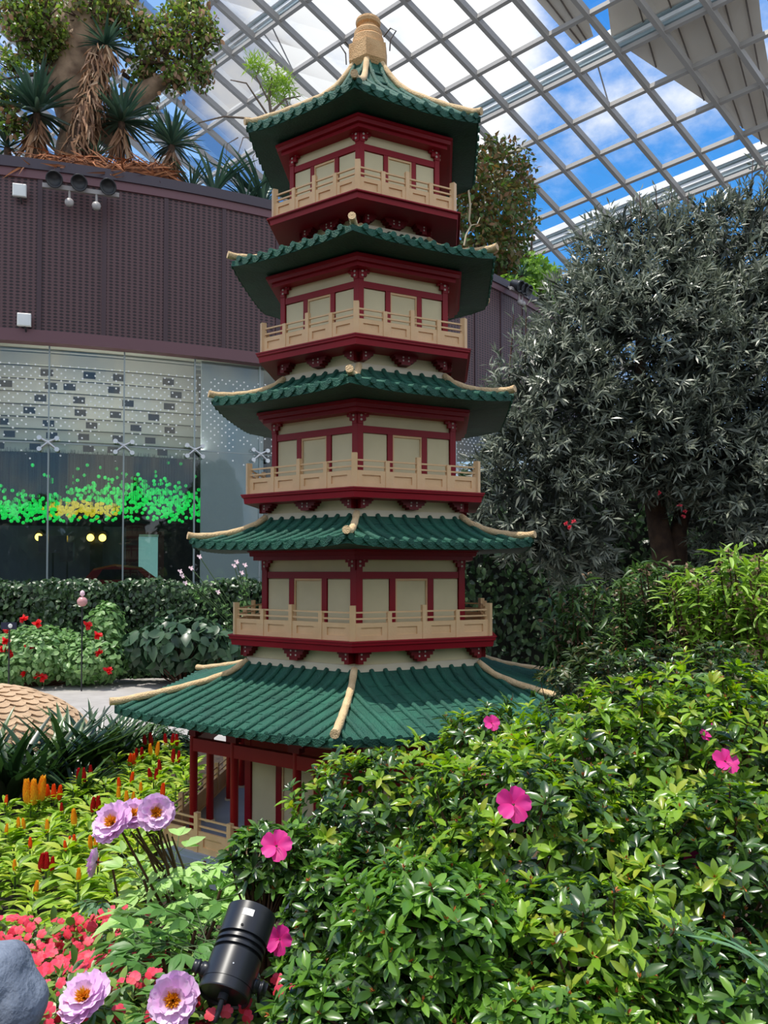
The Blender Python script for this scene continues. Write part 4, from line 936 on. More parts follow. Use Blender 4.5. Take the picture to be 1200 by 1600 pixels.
roof_tree([(775, 400, 45), (790, 265, 48), (765, 320, 52), (735, 270, 36), (800, 345, 45), (800, 410, 40), (745, 380, 40), (825, 300, 22), (765, 240, 26), (740, 330, 36)], 5200, leafmat('mixed_leaf', [srgb(66, 92, 40), srgb(84, 112, 50), srgb(112, 104, 54), srgb(130, 92, 56), srgb(58, 84, 44)], .45, .3), 'dense olive and brown tree on the roof just right of the pagoda', 2.6)
roof_tree([(850, 445, 26), (835, 420, 24), (868, 475, 22), (815, 455, 22), (860, 425, 14), (800, 450, 20)], 1500, leafmat('light_leaf', [srgb(120, 160, 60), srgb(150, 186, 84), srgb(98, 134, 54)], .45, .4), 'low bright green shrub on the roof edge beside the dark lamps', .9)
yucca(815, 432, 30, .5, 'dark aloe-like rosette over the lamps, right of the pagoda', False, 40)
e = empty('hanging_twig', 'pale crooked twig hanging beside the top roof of the pagoda', 'twig', roof_pt(732, 296, 1.2)); fo = e.location.copy()
m = MB(); m.tube([roof_pt(x, y, 1.2) - fo for x, y in ((732, 296), (735, 320), (733, 345), (736, 352), (728, 368), (725, 384))], .03, 6); m.build('stem', mat('pale_twig2', srgb(176, 160, 130), .8), e)
m = MB(); m.tube([roof_pt(x, y, 1.2) - fo for x, y in ((736, 352), (746, 350), (750, 340))], .018, 5); m.build('side_shoot', mat('pale_twig2', None), e)

# ---- unseen trees added behind the viewer, darkening what the glass wall mirrors
for i, (x, y, h) in enumerate(((-9, -7, 5.5), (-4.5, -9, 6.5), (0.5, -8, 5.8), (5, -9.5, 6.2), (10, -7, 5.6), (-14, -3, 6))):
    shrub('added_dark_tree', [(np.array((x, y, h * .45)), np.array((2.8, 1.8, h * .5)))], 1500, BROAD, (.45, .8), dkb0, 'unseen dark tree added behind the viewer to darken the glass wall, ' + ('second from the left', 'third from the left', 'third from the right', 'second from the right', 'rightmost', 'leftmost')[i], 'tree')

# ================================================================== FOREGROUND BEDS
# ---- carved scaly sculpture
def sculpture():
    c = at(-55, 1130, 8.8); foot = Vector((c.x, c.y, 0)); e = empty('scaly_sculpture', 'beige carved mound covered in overlapping scales, at the left edge behind the strap leaves', 'sculpture', foot)
    sand = mat('sandstone', srgb(206, 176, 142), .8, srgb(178, 148, 116), 5, .4, 50); rx, ry, rz = 1.35, .8, .66
    m = MB(); nu, nv = 40, 18; S = lambda a, b, k=1.0: Vector((rx * k * math.cos(b) * math.cos(a), ry * k * math.cos(b) * math.sin(a), rz * k * math.sin(b)))
    V = [S(2 * math.pi * i / nu, math.pi / 2 * j / nv) for j in range(nv + 1) for i in range(nu)]
    m.add(V, [(j * nu + i, j * nu + (i + 1) % nu, (j + 1) * nu + (i + 1) % nu, (j + 1) * nu + i) for j in range(nv) for i in range(nu)], 0, True); m.build('body', sand, e)
    q = MB()
    for j in range(15):
        b = math.radians(4 + j * 5.8); n = max(6, int(46 * math.cos(b)))
        for i in range(n):
            a = 2 * math.pi * (i + .5 * (j % 2)) / n
            if math.sin(a) > .35: continue
            da = math.pi / n * 1.12 ; db = math.radians(6.4); P = []
            for f in range(7):
                th = math.pi * f / 6; P.append(S(a + da * math.cos(th), b - db * .95 * math.sin(th) + .02 * random.uniform(-1, 1) * 0, 1.035))
            top = [S(a + da, b + db * .5, 1.004), S(a - da, b + db * .5, 1.004)]
            k = len(P); low = [p * .965 for p in P]
            q.add(P + [top[1], top[0]] + low, [tuple(range(k + 2))[::-1]] + [(f, f + 1, k + 2 + f + 1, k + 2 + f) for f in range(k - 1)])
    q.build('scales', sand, e)
sculpture()
# ---- strap-leaved clumps
strap = leafmat('strap_leaf', [srgb(28, 50, 30), srgb(40, 66, 36), srgb(62, 92, 46), srgb(90, 118, 66)], .32, .15)
def gpt(px, py):   # ground point seen at a pixel, on the flat garden level
    r = ray(px, py); t = -EYE / r.z; return Vector((r.x * t, r.y * t, 0))
for px, py, h, lab in ((10, 1262, 150, 'tall dark strap-leaved clump at the left edge in front of the scaly sculpture'), (60, 1250, 140, 'dark strap-leaved clump second from the left edge, beside the orange plumes'), (-25, 1240, 120, 'dark strap-leaved clump cut by the left edge of the picture'), (105, 1232, 130, 'dark strap-leaved clump in front of the middle of the scaly sculpture'), (150, 1215, 128, 'tallest dark strap-leaved clump at the right end of the scaly sculpture'), (190, 1200, 95, 'dark strap-leaved clump under the left corner of the lowest green roof'), (225, 1192, 70, 'low strap-leaved clump behind the far red plumes'), (120, 1262, 85, 'low arching strap-leaved clump behind the yellow-orange plumes')):
    b = gpt(px, py); clump(0, 0, h, 0, 46, lab, strap, .62, 1.3, 'strap_leaf_clump', None, b)
dkb = leafmat('box_leaf', [srgb(24, 44, 26), srgb(36, 60, 34), srgb(52, 80, 44)], .4, .1)
shrub('box_shrub', [B(272, 1172, 8.0, 34, 30, 30)], 900, OVAL, (.05, .08), dkb, 'small dark rounded shrub under the left end of the lowest green roof', 'shrub')
shrub('box_shrub', [B(238, 1150, 9.0, 24, 22, 20)], 600, OVAL, (.05, .08), leafmat('box_leaf_light', [srgb(60, 90, 44), srgb(84, 116, 58)], .4, .2), 'small lighter green shrub by the path, left of the dark rounded one', 'shrub')

# ---- celosia bed
cel = leafmat('celosia_leaf', [srgb(116, 152, 44), srgb(144, 180, 56), srgb(168, 200, 70), srgb(192, 208, 82), srgb(100, 134, 46)], .42, .35)
plume_cols = {'red': ((214, 20, 40), (180, 12, 30)), 'orange': ((250, 112, 40), (240, 84, 34)), 'yellow': ((250, 196, 56), (244, 170, 48))}
def plume_mesh(col, seed):
    r = random.Random(seed); L = Leaves(); n = 90; h = np.linspace(0, 1, n); rad = .30 * np.sin(np.pi * np.clip(h * .82 + .14, 0, 1)) ** .8 * (1 - h * .55); az = np.arange(n) * 2.4
    P = np.stack([np.cos(az) * rad * .55, np.sin(az) * rad * .55, h * .95], 1); D = np.stack([np.cos(az) * .6, np.sin(az) * .6, np.ones(n) * .9], 1)
    L.put(OVAL, P, D, np.stack([np.cos(az), np.sin(az), 0 * az + .2], 1), .26, wscale=1.5)
    a, b = plume_cols[col]; return L.mesh('plume', [leafmat('plume_' + col, [srgb(*a), srgb(*b)], .6, .2)])
PM = {c: [plume_mesh(c, i) for i in range(2)] for c in plume_cols}
def celosia_foliage(seed):
    L = Leaves(); n = 44; h = rng.uniform(.25, 1, n); az = rng.uniform(0, 6.28, n); r = .115 * (1.15 - h * .55); P = np.stack([np.cos(az) * r * .35, np.sin(az) * r * .35, h * .26], 1); D = np.stack([np.cos(az), np.sin(az), .15 + h * .7], 1)
    L.put(LANCE, P, D, np.tile(UP, (n, 1)) + rng.normal(0, .2, (n, 3)), rng.uniform(.085, .14, n) * (1.15 - .3 * h), wscale=1.6); return L.mesh('foliage', [cel])
CF = [celosia_foliage(i) for i in range(5)]
stemm = MB(); stemm.tube([(0, 0, 0), (0, 0, .26)], .006, 5); so_ = stemm.build('stem', mat('green_stem', None)); stem_me = so_.data; bpy.data.objects.remove(so_)
def celosia(p, h, plumes, label, group):
    e = empty('celosia', label, 'flower', p, group); e.rotation_euler.z = random.uniform(0, 6.28); s = h / .30
    f = link('foliage', random.choice(CF), e, None, None, s); link('stem', stem_me, e, None, None, s)
    for col, sc, off in plumes: link('plume', random.choice(PM[col]), e, (off[0], off[1], .235 * s), (random.uniform(-.12, .12), random.uniform(-.12, .12), random.uniform(0, 6)), (sc * .78, sc * .78, sc * .98))
    return e
GR = {'red': ('yellow-green celosia plant with deep red plumes in the bed left of the pagoda', 'red celosia'), 'orange': ('yellow-green celosia plant with orange plumes in the bed left of the pagoda', 'orange celosia'), 'yellow': ('yellow-green celosia plant with yellow plumes in the bed left of the pagoda', 'yellow celosia'), None: ('yellow-green celosia plant without open plumes in the bed left of the pagoda', 'leafy celosia')}
def top_at(px, py, h):   # plant whose top of height h shows at this pixel
    r = ray(px, py); t = (h - EYE) / r.z; return Vector((r.x * t, r.y * t, 0))
named = [('red', 128, 1205, 2, 9), ('red', 142, 1198, 1, 8), ('red', 240, 1203, 2, 9), ('red', 232, 1150, 2, 8), ('red', 268, 1150, 3, 9), ('red', 149, 1250, 2, 10), ('red', 72, 1340, 3, 11), ('red', 218, 1170, 2, 8), ('red', 250, 1190, 1, 8), ('red', 275, 1175, 2, 8), ('red', 96, 1252, 1, 8),
         ('orange', 84, 1232, 3, 10), ('orange', 205, 1208, 1, 8), ('orange', 187, 1215, 1, 8), ('orange', 253, 1230, 1, 9), ('orange', 219, 1250, 1, 8), ('orange', 234, 1246, 1, 7), ('orange', 113, 1300, 2, 7), ('orange', 47, 1306, 1, 8), ('orange', 153, 1330, 1, 7), ('orange', 103, 1308, 1, 7), ('orange', 206, 1180, 2, 8), ('orange', 8, 1240, 1, 7),
         ('yellow', 48, 1240, 2, 16), ('yellow', 62, 1236, 1, 16), ('yellow', 75, 1280, 1, 9), ('yellow', 33, 1276, 2, 8), ('yellow', 116, 1272, 1, 11), ('yellow', 146, 1306, 2, 9), ('yellow', 203, 1238, 2, 8), ('yellow', 220, 1222, 1, 8), ('yellow', 54, 1376, 1, 9), ('yellow', 24, 1338, 1, 8), ('yellow', 9, 1285, 1, 8), ('yellow', 240, 1165, 2, 8), ('yellow', 122, 1356, 1, 9), ('yellow', 185, 1232, 1, 8)]
used = []
for col, px, py, n, hp in named:
    H = .34; p = top_at(px, py + 6, H - .06); k = p.y / F; used.append(p)
    pl = [(col, hp * 2.2 * k * random.uniform(.85, 1.1), ((i - (n - 1) / 2) * 9 * k, random.uniform(-.01, .01))) for i in range(n)]
    c = celosia(p, H - .06, pl, *GR[col]); c.rotation_euler.z = 0
for iy in range(16):
    for ix in range(12):
        y = 3.45 + iy * .24; x = -3.4 + ix * .235 + .12 * (iy % 2) + random.uniform(-.05, .05)
        px = CX + F * x / y
        lim = 262 - max(0, (4.6 - y)) * 110 if y < 5.2 else 262 + (y - 5.2) * 25
        if px < -30 or px > lim or x < -.56 * y - .1: continue
        if y > 6.4 and px < 170: continue
        if y > 5.6 and px < 100: continue
        p = Vector((x, y, 0))
        if any((p - u).length < .13 for u in used): continue
        H = random.uniform(.24, .31); celosia(p, H, [], *GR[None])
# dark ground cover between the celosia and the impatiens
def ground_cover():
    n = 3600; x = rng.uniform(-1.9, .15, n); y = rng.uniform(2.55, 3.55, n); keep = (y > 2.6) | (x < -.6); x, y = x[keep], y[keep]; n = len(x)
    z = np.array([ground_z(a, b) for a, b in zip(x, y)]) + rng.uniform(.02, .13, n); L = Leaves(); D = rand_dirs(n) * [1, 1, .3]; L.put(OVAL, np.stack([x, y, z], 1), D, np.tile(UP, (n, 1)) + rng.normal(0, .35, (n, 3)), rng.uniform(.035, .06, n), wscale=1.2)
    o = L.build('ground_cover', [leafmat('cover_leaf', [srgb(26, 48, 30), srgb(40, 64, 40), srgb(62, 88, 56)], .35, .1)]); tag(o, 'dark green creeping ground cover between the celosia bed and the pink impatiens', 'ground cover', kind='stuff')
ground_cover()

# ---- impatiens
imp = leafmat('impatiens_leaf', [srgb(60, 92, 40), srgb(90, 124, 54), srgb(130, 160, 70), srgb(150, 176, 90)], .35, .3)
coral = leafmat('coral_petal', [srgb(232, 40, 78), srgb(244, 62, 92), srgb(238, 84, 110), srgb(222, 44, 60)], .5, .3)
def imp_flower():
    L = Leaves(); PET = leaf_tmpl([(0, .08), (.35, .36), (.7, .46), (.92, .34), (1, .1)], -.05, .12); az = np.array([0, 1.35, 2.55, 3.73, 4.93]); D = np.stack([np.cos(az), np.sin(az), 0 * az + .12], 1); L.put(PET, np.zeros((5, 3)), D, np.tile(UP, (5, 1)), np.array([.022, .022, .024, .026, .024])); return L.mesh('flower', [coral])
IF = imp_flower()
def imp_fol():
    L = Leaves(); n = 150; p = rand_dirs(n); p[:, 2] = abs(p[:, 2]); P = p * [.15, .15, .13] * rng.uniform(.5, 1, (n, 1)); L.put(OVAL, P, p * [1, 1, .3] + rng.normal(0, .4, (n, 3)), p + UP * .8 + rng.normal(0, .3, (n, 3)), rng.uniform(.03, .055, n), wscale=1.2); return L.mesh('foliage', [imp])
IFO = [imp_fol() for _ in range(3)]
labs = {}
def impatiens(px, py, nf, where):
    Y = 1.9 + (1600 - py) / 190 * .85; p = at(px, py, Y); p.z = max(ground_z(p.x, p.y), p.z - .14); e = empty('impatiens', 'coral-pink impatiens ' + where, 'flower', p); f = link('foliage', random.choice(IFO), e); f.rotation_euler.z = random.uniform(0, 6)
    for i in range(int(nf * 2.6)):
        d = rand_dirs(1)[0]; d[2] = abs(d[2]) * .8 + .25; d[1] = d[1] - .25; d /= np.linalg.norm(d); q = Vector(d * [.15, .15, .135]); nv = Vector(nrm(d + np.array([0, -.9, .1]) + rng.normal(0, .25, 3)))
        link('flower', IF, e, q, nv.to_track_quat('Z', 'Y').to_euler(), random.uniform(.52, .78))
for px, py, nf, w in ((10, 1435, 16, 'plant at the left edge below the celosia'), (60, 1440, 13, 'plant in the back row, second from the left edge'), (25, 1480, 12, 'plant just above the grey rock'), (95, 1480, 17, 'plant in the middle of the bed above the rock tip'), (150, 1470, 16, 'plant left of the lowest light green peony leaves'), (145, 1425, 14, 'plant in the back row beside the dark ground cover'), (185, 1420, 16, 'plant with the brightest flowers under the pale peony foliage'), (205, 1455, 12, 'plant partly under the pale peony foliage'), (70, 1510, 12, 'plant against the upper edge of the grey rock'), (120, 1520, 16, 'plant above the left large peony flower'), (175, 1515, 14, 'plant above and right of the left large peony flower'), (95, 1560, 9, 'plant between the grey rock and the left large peony flower'),
                     (215, 1545, 11, 'plant between the two large peony flowers'), (225, 1590, 8, 'plant at the bottom edge between the large peony flowers'), (250, 1500, 7, 'plant half hidden below the dark lobed peony leaves'), (330, 1590, 5, 'plant at the bottom edge left of the spotlight bracket'), (460, 1590, 5, 'plant at the bottom edge right of the spotlight'), (560, 1590, 3, 'plant at the bottom edge under the azaleas'), (195, 1490, 15, 'plant in the middle of the bed, below the pale peony foliage'), (235, 1525, 12, 'plant between the dark lobed leaves and the right large peony flower'), (165, 1550, 9, 'plant touching the right side of the left large peony flower'), (310, 1545, 7, 'plant under the dark lobed peony leaves beside the spotlight'), (95, 1600, 6, 'plant at the bottom edge beside the rock')):
    impatiens(px, py, nf, w)

# ---- tree peonies
pn_l = leafmat('peony_leaf_pale', [srgb(168, 206, 118), srgb(190, 222, 140), srgb(150, 190, 104), srgb(206, 232, 164)], .42, .3)
pn_d = leafmat('peony_leaf_deep', [srgb(84, 130, 60), srgb(104, 150, 74), srgb(72, 112, 52)], .42, .3)
pn_s = leafmat('peony_leaf_blue', [srgb(84, 124, 84), srgb(104, 142, 98)], .45, .3)
LOBE = leaf_tmpl([(0, .02), (.18, .12), (.42, .20), (.68, .15), (.88, .06), (1, .005)], .16, .22)
def peony_leaf(L, m, base, d, size, nl=9):
    """a leaf of three groups of three pointed leaflets on thin stalks"""
    base = np.array(base); d = nrm(np.array(d, float)); x = nrm(np.cross(d, UP)); up = np.cross(x, d); m.tube([Vector(base), Vector(base + d * size * .9)], .0022, 4, 0, False)
    for s in (-1, 0, 1):
        b = base + d * size * (.55 if s else .9); dd = nrm(d + x * s * .95); e = b + dd * size * .35; m.tube([Vector(b), Vector(e)], .0016, 4, 0, False)
        P = np.tile(e, (3, 1)); D = np.stack([nrm(dd + x * q * .8 - up * random.uniform(0, .35)) for q in (-1, 0, 1)]); L.put(LOBE, P, D, np.tile(up, (3, 1)) + rng.normal(0, .18, (3, 3)), size * rng.uniform(.55, .75, 3) * np.array([.85, 1.1, .85]))
def peony_plant(name_label, base, stems, lm, sizes, nleaf, spread=1.0):
    e = empty('tree_peony', name_label, 'flower', base); b = Vector(base); L = Leaves(); m = MB(); w = MB()
    for t in stems:
        t = Vector(t) - b; w.tube([(0, 0, 0), t * .5 + Vector((0, 0, -.02)), t], [.010, .008, .005], 6, 0, False)
        for i in range(nleaf):
            az = random.uniform(0, 6.28); el = random.uniform(-.1, .6); peony_leaf(L, m, t * random.uniform(.72, 1.0), (math.cos(az) * spread, math.sin(az) * spread, el), random.uniform(*sizes))
    L.build('foliage', [lm], e); m.build('leaf_stalks', mat('green_stem', None), e); w.build('woody_stems', twig, e); return e
def gb(px, Y): p = at(px, 1500, Y); return Vector((p.x, p.y, ground_z(p.x, p.y)))
peony_plant('tree peony with pale green divided leaves in front of the pagoda platform', gb(290, 2.65), [at(x, y, Y) for x, y, Y in ((225, 1375, 2.55), (270, 1345, 2.7), (320, 1345, 2.75), (370, 1345, 2.8), (250, 1410, 2.5), (300, 1400, 2.55), (345, 1390, 2.6), (395, 1380, 2.75), (285, 1435, 2.45), (330, 1435, 2.5))], pn_l, (.085, .125), 8)
peony_plant('tree peony with deep green broad lobed leaves just left of the spotlight', gb(270, 2.3), [at(x, y, Y) for x, y, Y in ((262, 1472, 2.2), (305, 1455, 2.25), (325, 1480, 2.2), (255, 1500, 2.12), (335, 1440, 2.3))], pn_d, (.09, .125), 4)
# flowers: ruffled petals in three rings round yellow stamens
pet_m = leafmat('peony_petal', [srgb(232, 190, 230), srgb(242, 212, 240), srgb(226, 176, 224), srgb(240, 204, 236)], .6, .15)
sta_m = leafmat('peony_stamen', [srgb(240, 180, 40), srgb(225, 140, 30)], .6, .1)
def petal_tmpl(seed, cup):
    r = random.Random(seed); nu, nv = 7, 6; V = []; ph = r.uniform(0, 6)
    for j in range(nv):
        y = j / (nv - 1); w = .12 + .40 * math.sin(min(1, y * 1.05) * math.pi * .62)
        for i in range(nu):
            u = 2 * i / (nu - 1) - 1; yy = y * (1 - .10 * u * u) - (.03 * math.sin(9 * u + ph) * y ** 3); V.append((u * w, yy, cup * y * y + .16 * u * u * y + .055 * math.sin(5.5 * u + ph) * y ** 2))
    return np.array(V), np.array([(j * nu + i, j * nu + i + 1, (j + 1) * nu + i + 1, (j + 1) * nu + i) for j in range(nv - 1) for i in range(nu - 1)])
def peony_meshes(seed):
    L = Leaves()
    for ring, (n, el, sz, cup) in enumerate(((10, .05, .078, .06), (9, .30, .068, .10), (7, .60, .046, .12))):
        for i in range(n):
            az = 2 * math.pi * (i + .5 * ring + random.uniform(-.2, .2)) / n; d = np.array([[math.cos(az) * math.cos(el), math.sin(az) * math.cos(el), math.sin(el)]]); L.put(petal_tmpl(seed * 50 + ring * 10 + i, cup), d * .008, d, np.array([[0, 0, 1.]]) - d * .2 + rng.normal(0, .08, (1, 3)), sz * random.uniform(.9, 1.1))
    S = Leaves(); n = 110; d = rand_dirs(n); d[:, 2] = abs(d[:, 2]) + .6; S.put(NARROW, np.zeros((n, 3)), d, rand_dirs(n), rng.uniform(.030, .045, n), wscale=1.6)
    return L.mesh('petals', [pet_m]), S.mesh('stamens', [sta_m])
PEO = [peony_meshes(i) for i in range(3)]
def peony_flower(e, px, py, Y, face, sc, k):
    p = at(px, py, Y); b = e.location; o = link('peony_flower', PEO[k % 3][0], e, p - b, Vector(face).to_track_quat('Z', 'Y').to_euler(), sc); link('stamens', PEO[k % 3][1], o); return p - b
def flower_plant(label, base, flowers, lm, leafn, lsz, stem_m):
    e = empty('tree_peony', label, 'flower', base); L = Leaves(); m = MB(); w = MB()
    for k, (px, py, Y, face, sc) in enumerate(flowers):
        t = peony_flower(e, px, py, Y, face, sc, k); f = Vector(face).normalized(); w.tube([Vector((0, 0, 0)), Vector((t.x * .3, t.y * .5, t.z * .55)), t - f * .05, t], [.006, .005, .004, .004], 6, 0, False)
        for i in range(leafn):
            az = random.uniform(0, 6.28); peony_leaf(L, m, t * random.uniform(.6, .9), (math.cos(az), math.sin(az), random.uniform(-.2, .4)), random.uniform(*lsz))
    if leafn: L.build('foliage', [lm], e); m.build('leaf_stalks', mat('green_stem', None), e)
    w.build('flower_stems', stem_m, e); return e
flower_plant('tree peony with one wide lilac flower tilted upward, beside the grey rock', gb(140, 2.1), [(132, 1560, 1.86, (-.15, -.55, .82), .68)], pn_d, 3, (.08, .11), mat('green_stem', None))
flower_plant('tree peony with one lilac flower facing the viewer, just left of the spotlight', gb(262, 2.0), [(270, 1563, 1.80, (.12, -.86, .42), .66)], pn_d, 4, (.08, .11), mat('green_stem', None))
pf = flower_plant('tree peony with three lilac-pink flowers on bare brown stems beside the balustrade', gb(292, 2.7), [(176, 1286, 2.45, (-.25, -.7, .6), .74), (209, 1273, 2.50, (.1, -.6, .75), .62), (244, 1270, 2.46, (.3, -.85, .35), .64)], pn_s, 0, (.07, .1), twig)
w = MB(); b = pf.location
for i in range(9):
    t = at(205 + i * 8, 1300 + 4 * (i % 3), 2.5) - b; w.tube([(random.uniform(-.02, .02), 0, 0), Vector((t.x * .35 + random.uniform(-.03, .03), 0, t.z * .6)), t], [.006, .005, .003], 5, 0, False)
w.build('bare_stems', twig, pf)
e = flower_plant('tree peony with a single half-closed purple flower seen side-on above the ground cover', gb(215, 2.75), [(150, 1347, 2.6, (-.95, -.1, .1), .52)], pn_s, 2, (.05, .07), twig)
# ---- azaleas
az_m = leafmat('azalea_leaf', [srgb(36, 62, 30), srgb(52, 82, 36), srgb(70, 104, 42), srgb(92, 128, 52), srgb(42, 70, 38)], .27, .22, .7)
az_y = leafmat('azalea_leaf_young', [srgb(124, 166, 48), srgb(154, 190, 62), srgb(104, 146, 52), srgb(176, 186, 66)], .30, .35, .55)
az_g = leafmat('azalea_leaf_fresh', [srgb(64, 104, 38), srgb(92, 138, 48), srgb(122, 166, 62), srgb(46, 82, 34)], .28, .3, .6)
az_d = leafmat('azalea_leaf_dull', [srgb(40, 60, 34), srgb(56, 76, 42), srgb(74, 92, 50), srgb(96, 92, 54)], .38, .2, .5)
az_b = leafmat('azalea_bud', [srgb(168, 84, 40), srgb(196, 110, 50), srgb(130, 62, 34)], .6, .1)
AZL = leaf_tmpl([(0, .03), (.28, .14), (.58, .195), (.84, .13), (1, .02)], .22, .20)
mag = leafmat('azalea_petal', [srgb(226, 40, 146), srgb(236, 66, 164), srgb(214, 34, 134)], .55, .25)
def azalea_flower_mesh(seed):
    L = Leaves(); r = random.Random(seed)
    for i in range(5):
        az = 2 * math.pi * i / 5 + r.uniform(-.1, .1); el = .35 + r.uniform(-.12, .12); d = np.array([[math.cos(az) * math.cos(el), math.sin(az) * math.cos(el), math.sin(el)]]); L.put(petal_tmpl(seed * 7 + i, -.22), d * .004, d, np.array([[0, 0, 1.]]) - d * .3 + rng.normal(0, .18, (1, 3)), .047 * r.uniform(.85, 1.15), 0, .95)
    n = 7; d = rand_dirs(n) * .35 + UP; L.put(NARROW, np.zeros((n, 3)), d, rand_dirs(n), .04, wscale=.35); return L.mesh('flower', [mag])
AF = [azalea_flower_mesh(i) for i in range(3)]
def azalea(label, c, r, n, mats, size=.052, yfrac=.45, flowers=(), top=None, fsc=1.0, base=None, fill=500):
    """c centre, r radii; leaf whorls at the shoot tips over a lumpy outline; mats: (old leaf, young leaf)"""
    c = np.array(c); r = np.array(r); b = Vector((c[0], c[1], ground_z(c[0], c[1]))) if base is None else Vector(base); e = empty('azalea', label, 'azalea', b); o = np.array(b)
    d = rand_dirs(n * 2); d = d[(d[:, 2] > -.55) & (d[:, 1] < .75)][:n]; n = len(d)
    lump = 1 + .13 * np.sin(d[:, 0] * 7 + c[0] * 9) * np.cos(d[:, 2] * 6 + c[1] * 5) + rng.normal(0, .10, n); P = c + d * r * lump[:, None]; P -= o
    inner = rng.random(n) < .3; P[inner] = (P[inner] - (c - o)) * rng.uniform(.6, .9, (inner.sum(), 1)) + (c - o)
    A = nrm(d * .8 + UP * .75 + rng.normal(0, .3, (n, 3))); X = nrm(np.cross(A, rand_dirs(n))); Y_ = np.cross(A, X); young = rng.random(n) < yfrac * np.clip(.6 + A[:, 2], .2, 1.3)
    L = Leaves(); s = size * rng.uniform(.8, 1.2, n)
    for i in range(9):   # outer whorl
        az = i * 2 * math.pi / 7 * 1.13 + rng.uniform(-.3, .3, n); el = rng.uniform(.05, .75, n) if i < 6 else rng.uniform(.7, 1.25, n); rad = X * np.cos(az)[:, None] + Y_ * np.sin(az)[:, None]; D = rad * np.cos(el)[:, None] + A * np.sin(el)[:, None]
        L.put(AZL, P - A * (s * rng.uniform(0, .5, n))[:, None], D, A * np.cos(el)[:, None] - rad * np.sin(el)[:, None] + rng.normal(0, .12, (n, 3)), s * (1.0 if i < 6 else .6) * rng.uniform(.75, 1.12, n), np.where(young, 1, 0))
    k = n // 2
    for i in range(4): L.put(NARROW, P[:k], A[:k] + rng.normal(0, .5, (k, 3)), rand_dirs(k), .013, 2, 1.8)
    pf_ = c - o + rand_dirs(fill) * r * rng.uniform(.35, .85, (fill, 1)); L.put(AZL, pf_, rand_dirs(fill) - UP * .2, rand_dirs(fill) + UP, size * rng.uniform(.8, 1.1, fill), 0)
    L.build('foliage', [mats[0], mats[1], az_b], e)
    m = MB(); idx = rng.choice(n, min(60, n), False); fork = [Vector((c - o) * [.7, .7, .45] + rng.normal(0, .25, 3) * r * [1, 1, .4]) for _ in range(6)]
    branches_to(m, (0, 0, 0), fork, .011, .008)
    for i in idx: branches_to(m, min(fork, key=lambda f: (f - Vector(P[i])).length), [Vector(P[i])], .005, .002, .1, 4)
    m.build('branches', twig, e)
    for k, (px, py, Y, face, sc) in enumerate(flowers):
        fo = link('flower', AF[k % 3], e, at(px, py, Y) - b, Vector(face).to_track_quat('Z', 'Y').to_euler(), sc)
    return e
def BB(px, py, Y, rx, rz, ry=None): b = B(px, py, Y, rx, ry or min(rx, rz * 1.2), rz); return b
def az_at(label, px, py, Y, rx, rz, n, mats, **k):
    c, r = BB(px, py, Y, rx, rz); return azalea(label, c, r, n, mats, **k)
az_at('dull dark azalea behind the others, against the narrow-leaved shrubs', 985, 1080, 3.9, 130, 70, 330, (az_d, az_m), size=.05, yfrac=.25, flowers=[(1103, 1143, 3.3, (0, -1, .3), .9)])
az_at('dull dark azalea at the right edge below the bright narrow-leaved shrubs', 1150, 1085, 3.9, 140, 65, 330, (az_d, az_m), size=.05, yfrac=.3)
az_at('twiggy azalea reaching up over the right side of the lowest green roof', 765, 1200, 3.15, 95, 82, 230, (az_m, az_y), flowers=[(768, 1130, 2.95, (.1, -.8, .5), .62), (760, 1215, 2.7, (-.5, -.8, .3), .5)])
az_at('azalea in front of the ground storey of the pagoda', 600, 1295, 2.7, 135, 115, 320, (az_m, az_y), yfrac=.3)
az_at('wide yellow-green azalea right of the lowest roof', 955, 1203, 2.8, 170, 118, 400, (az_m, az_y), yfrac=.55, size=.05)
az_at('yellow-green azalea at the right edge with a magenta flower near its top', 1120, 1195, 2.75, 165, 145, 400, (az_m, az_y), yfrac=.5, size=.05, flowers=[(1133, 1190, 2.4, (.1, -.75, .6), .8), (1100, 1150, 2.5, (.4, -.6, .6), .45), (1078, 1345, 2.2, (0, -1, .1), .6)])
az_at('low azalea shoot with a magenta flower hanging over the grey platform', 425, 1338, 2.45, 62, 42, 70, (az_m, az_g), yfrac=.3, flowers=[(432, 1322, 2.28, (.1, -.8, .6), .9)], fill=60)
az_at('azalea with twiggy bare lower branches beside the spotlight', 535, 1450, 2.35, 92, 125, 260, (az_m, az_g), yfrac=.35, flowers=[(437, 1468, 2.12, (-.2, -.9, .3), .75), (632, 1494, 2.0, (0, -.95, .3), .62)])
az_at('large azalea in the middle with a big open magenta flower', 830, 1315, 2.35, 170, 130, 380, (az_m, az_y), yfrac=.35, flowers=[(802, 1257, 2.02, (.05, -.9, .42), .9)])
az_at('azalea at the right edge, middle height, with orange-brown buds', 1110, 1370, 2.2, 160, 130, 300, (az_m, az_y), yfrac=.3)
az_at('fresh green glossy azalea in the lower middle, nearest the spotlight', 670, 1450, 1.85, 130, 95, 210, (az_g, az_g), yfrac=.3, size=.05, fill=400)
az_at('azalea with bright yellow-green young leaves in the lower right', 920, 1490, 1.85, 155, 100, 210, (az_m, az_y), yfrac=.4, size=.05)
az_at('dark glossy azalea along the bottom edge right of the spotlight', 600, 1585, 1.75, 155, 75, 190, (az_m, az_g), yfrac=.4, size=.05)
az_at('azalea along the bottom edge in the lower right corner', 880, 1605, 1.65, 165, 60, 160, (az_g, az_y), yfrac=.25, size=.048)
az_at('dark azalea in the bottom right corner', 1120, 1560, 1.75, 125, 90, 170, (az_m, az_g), yfrac=.4, size=.05)
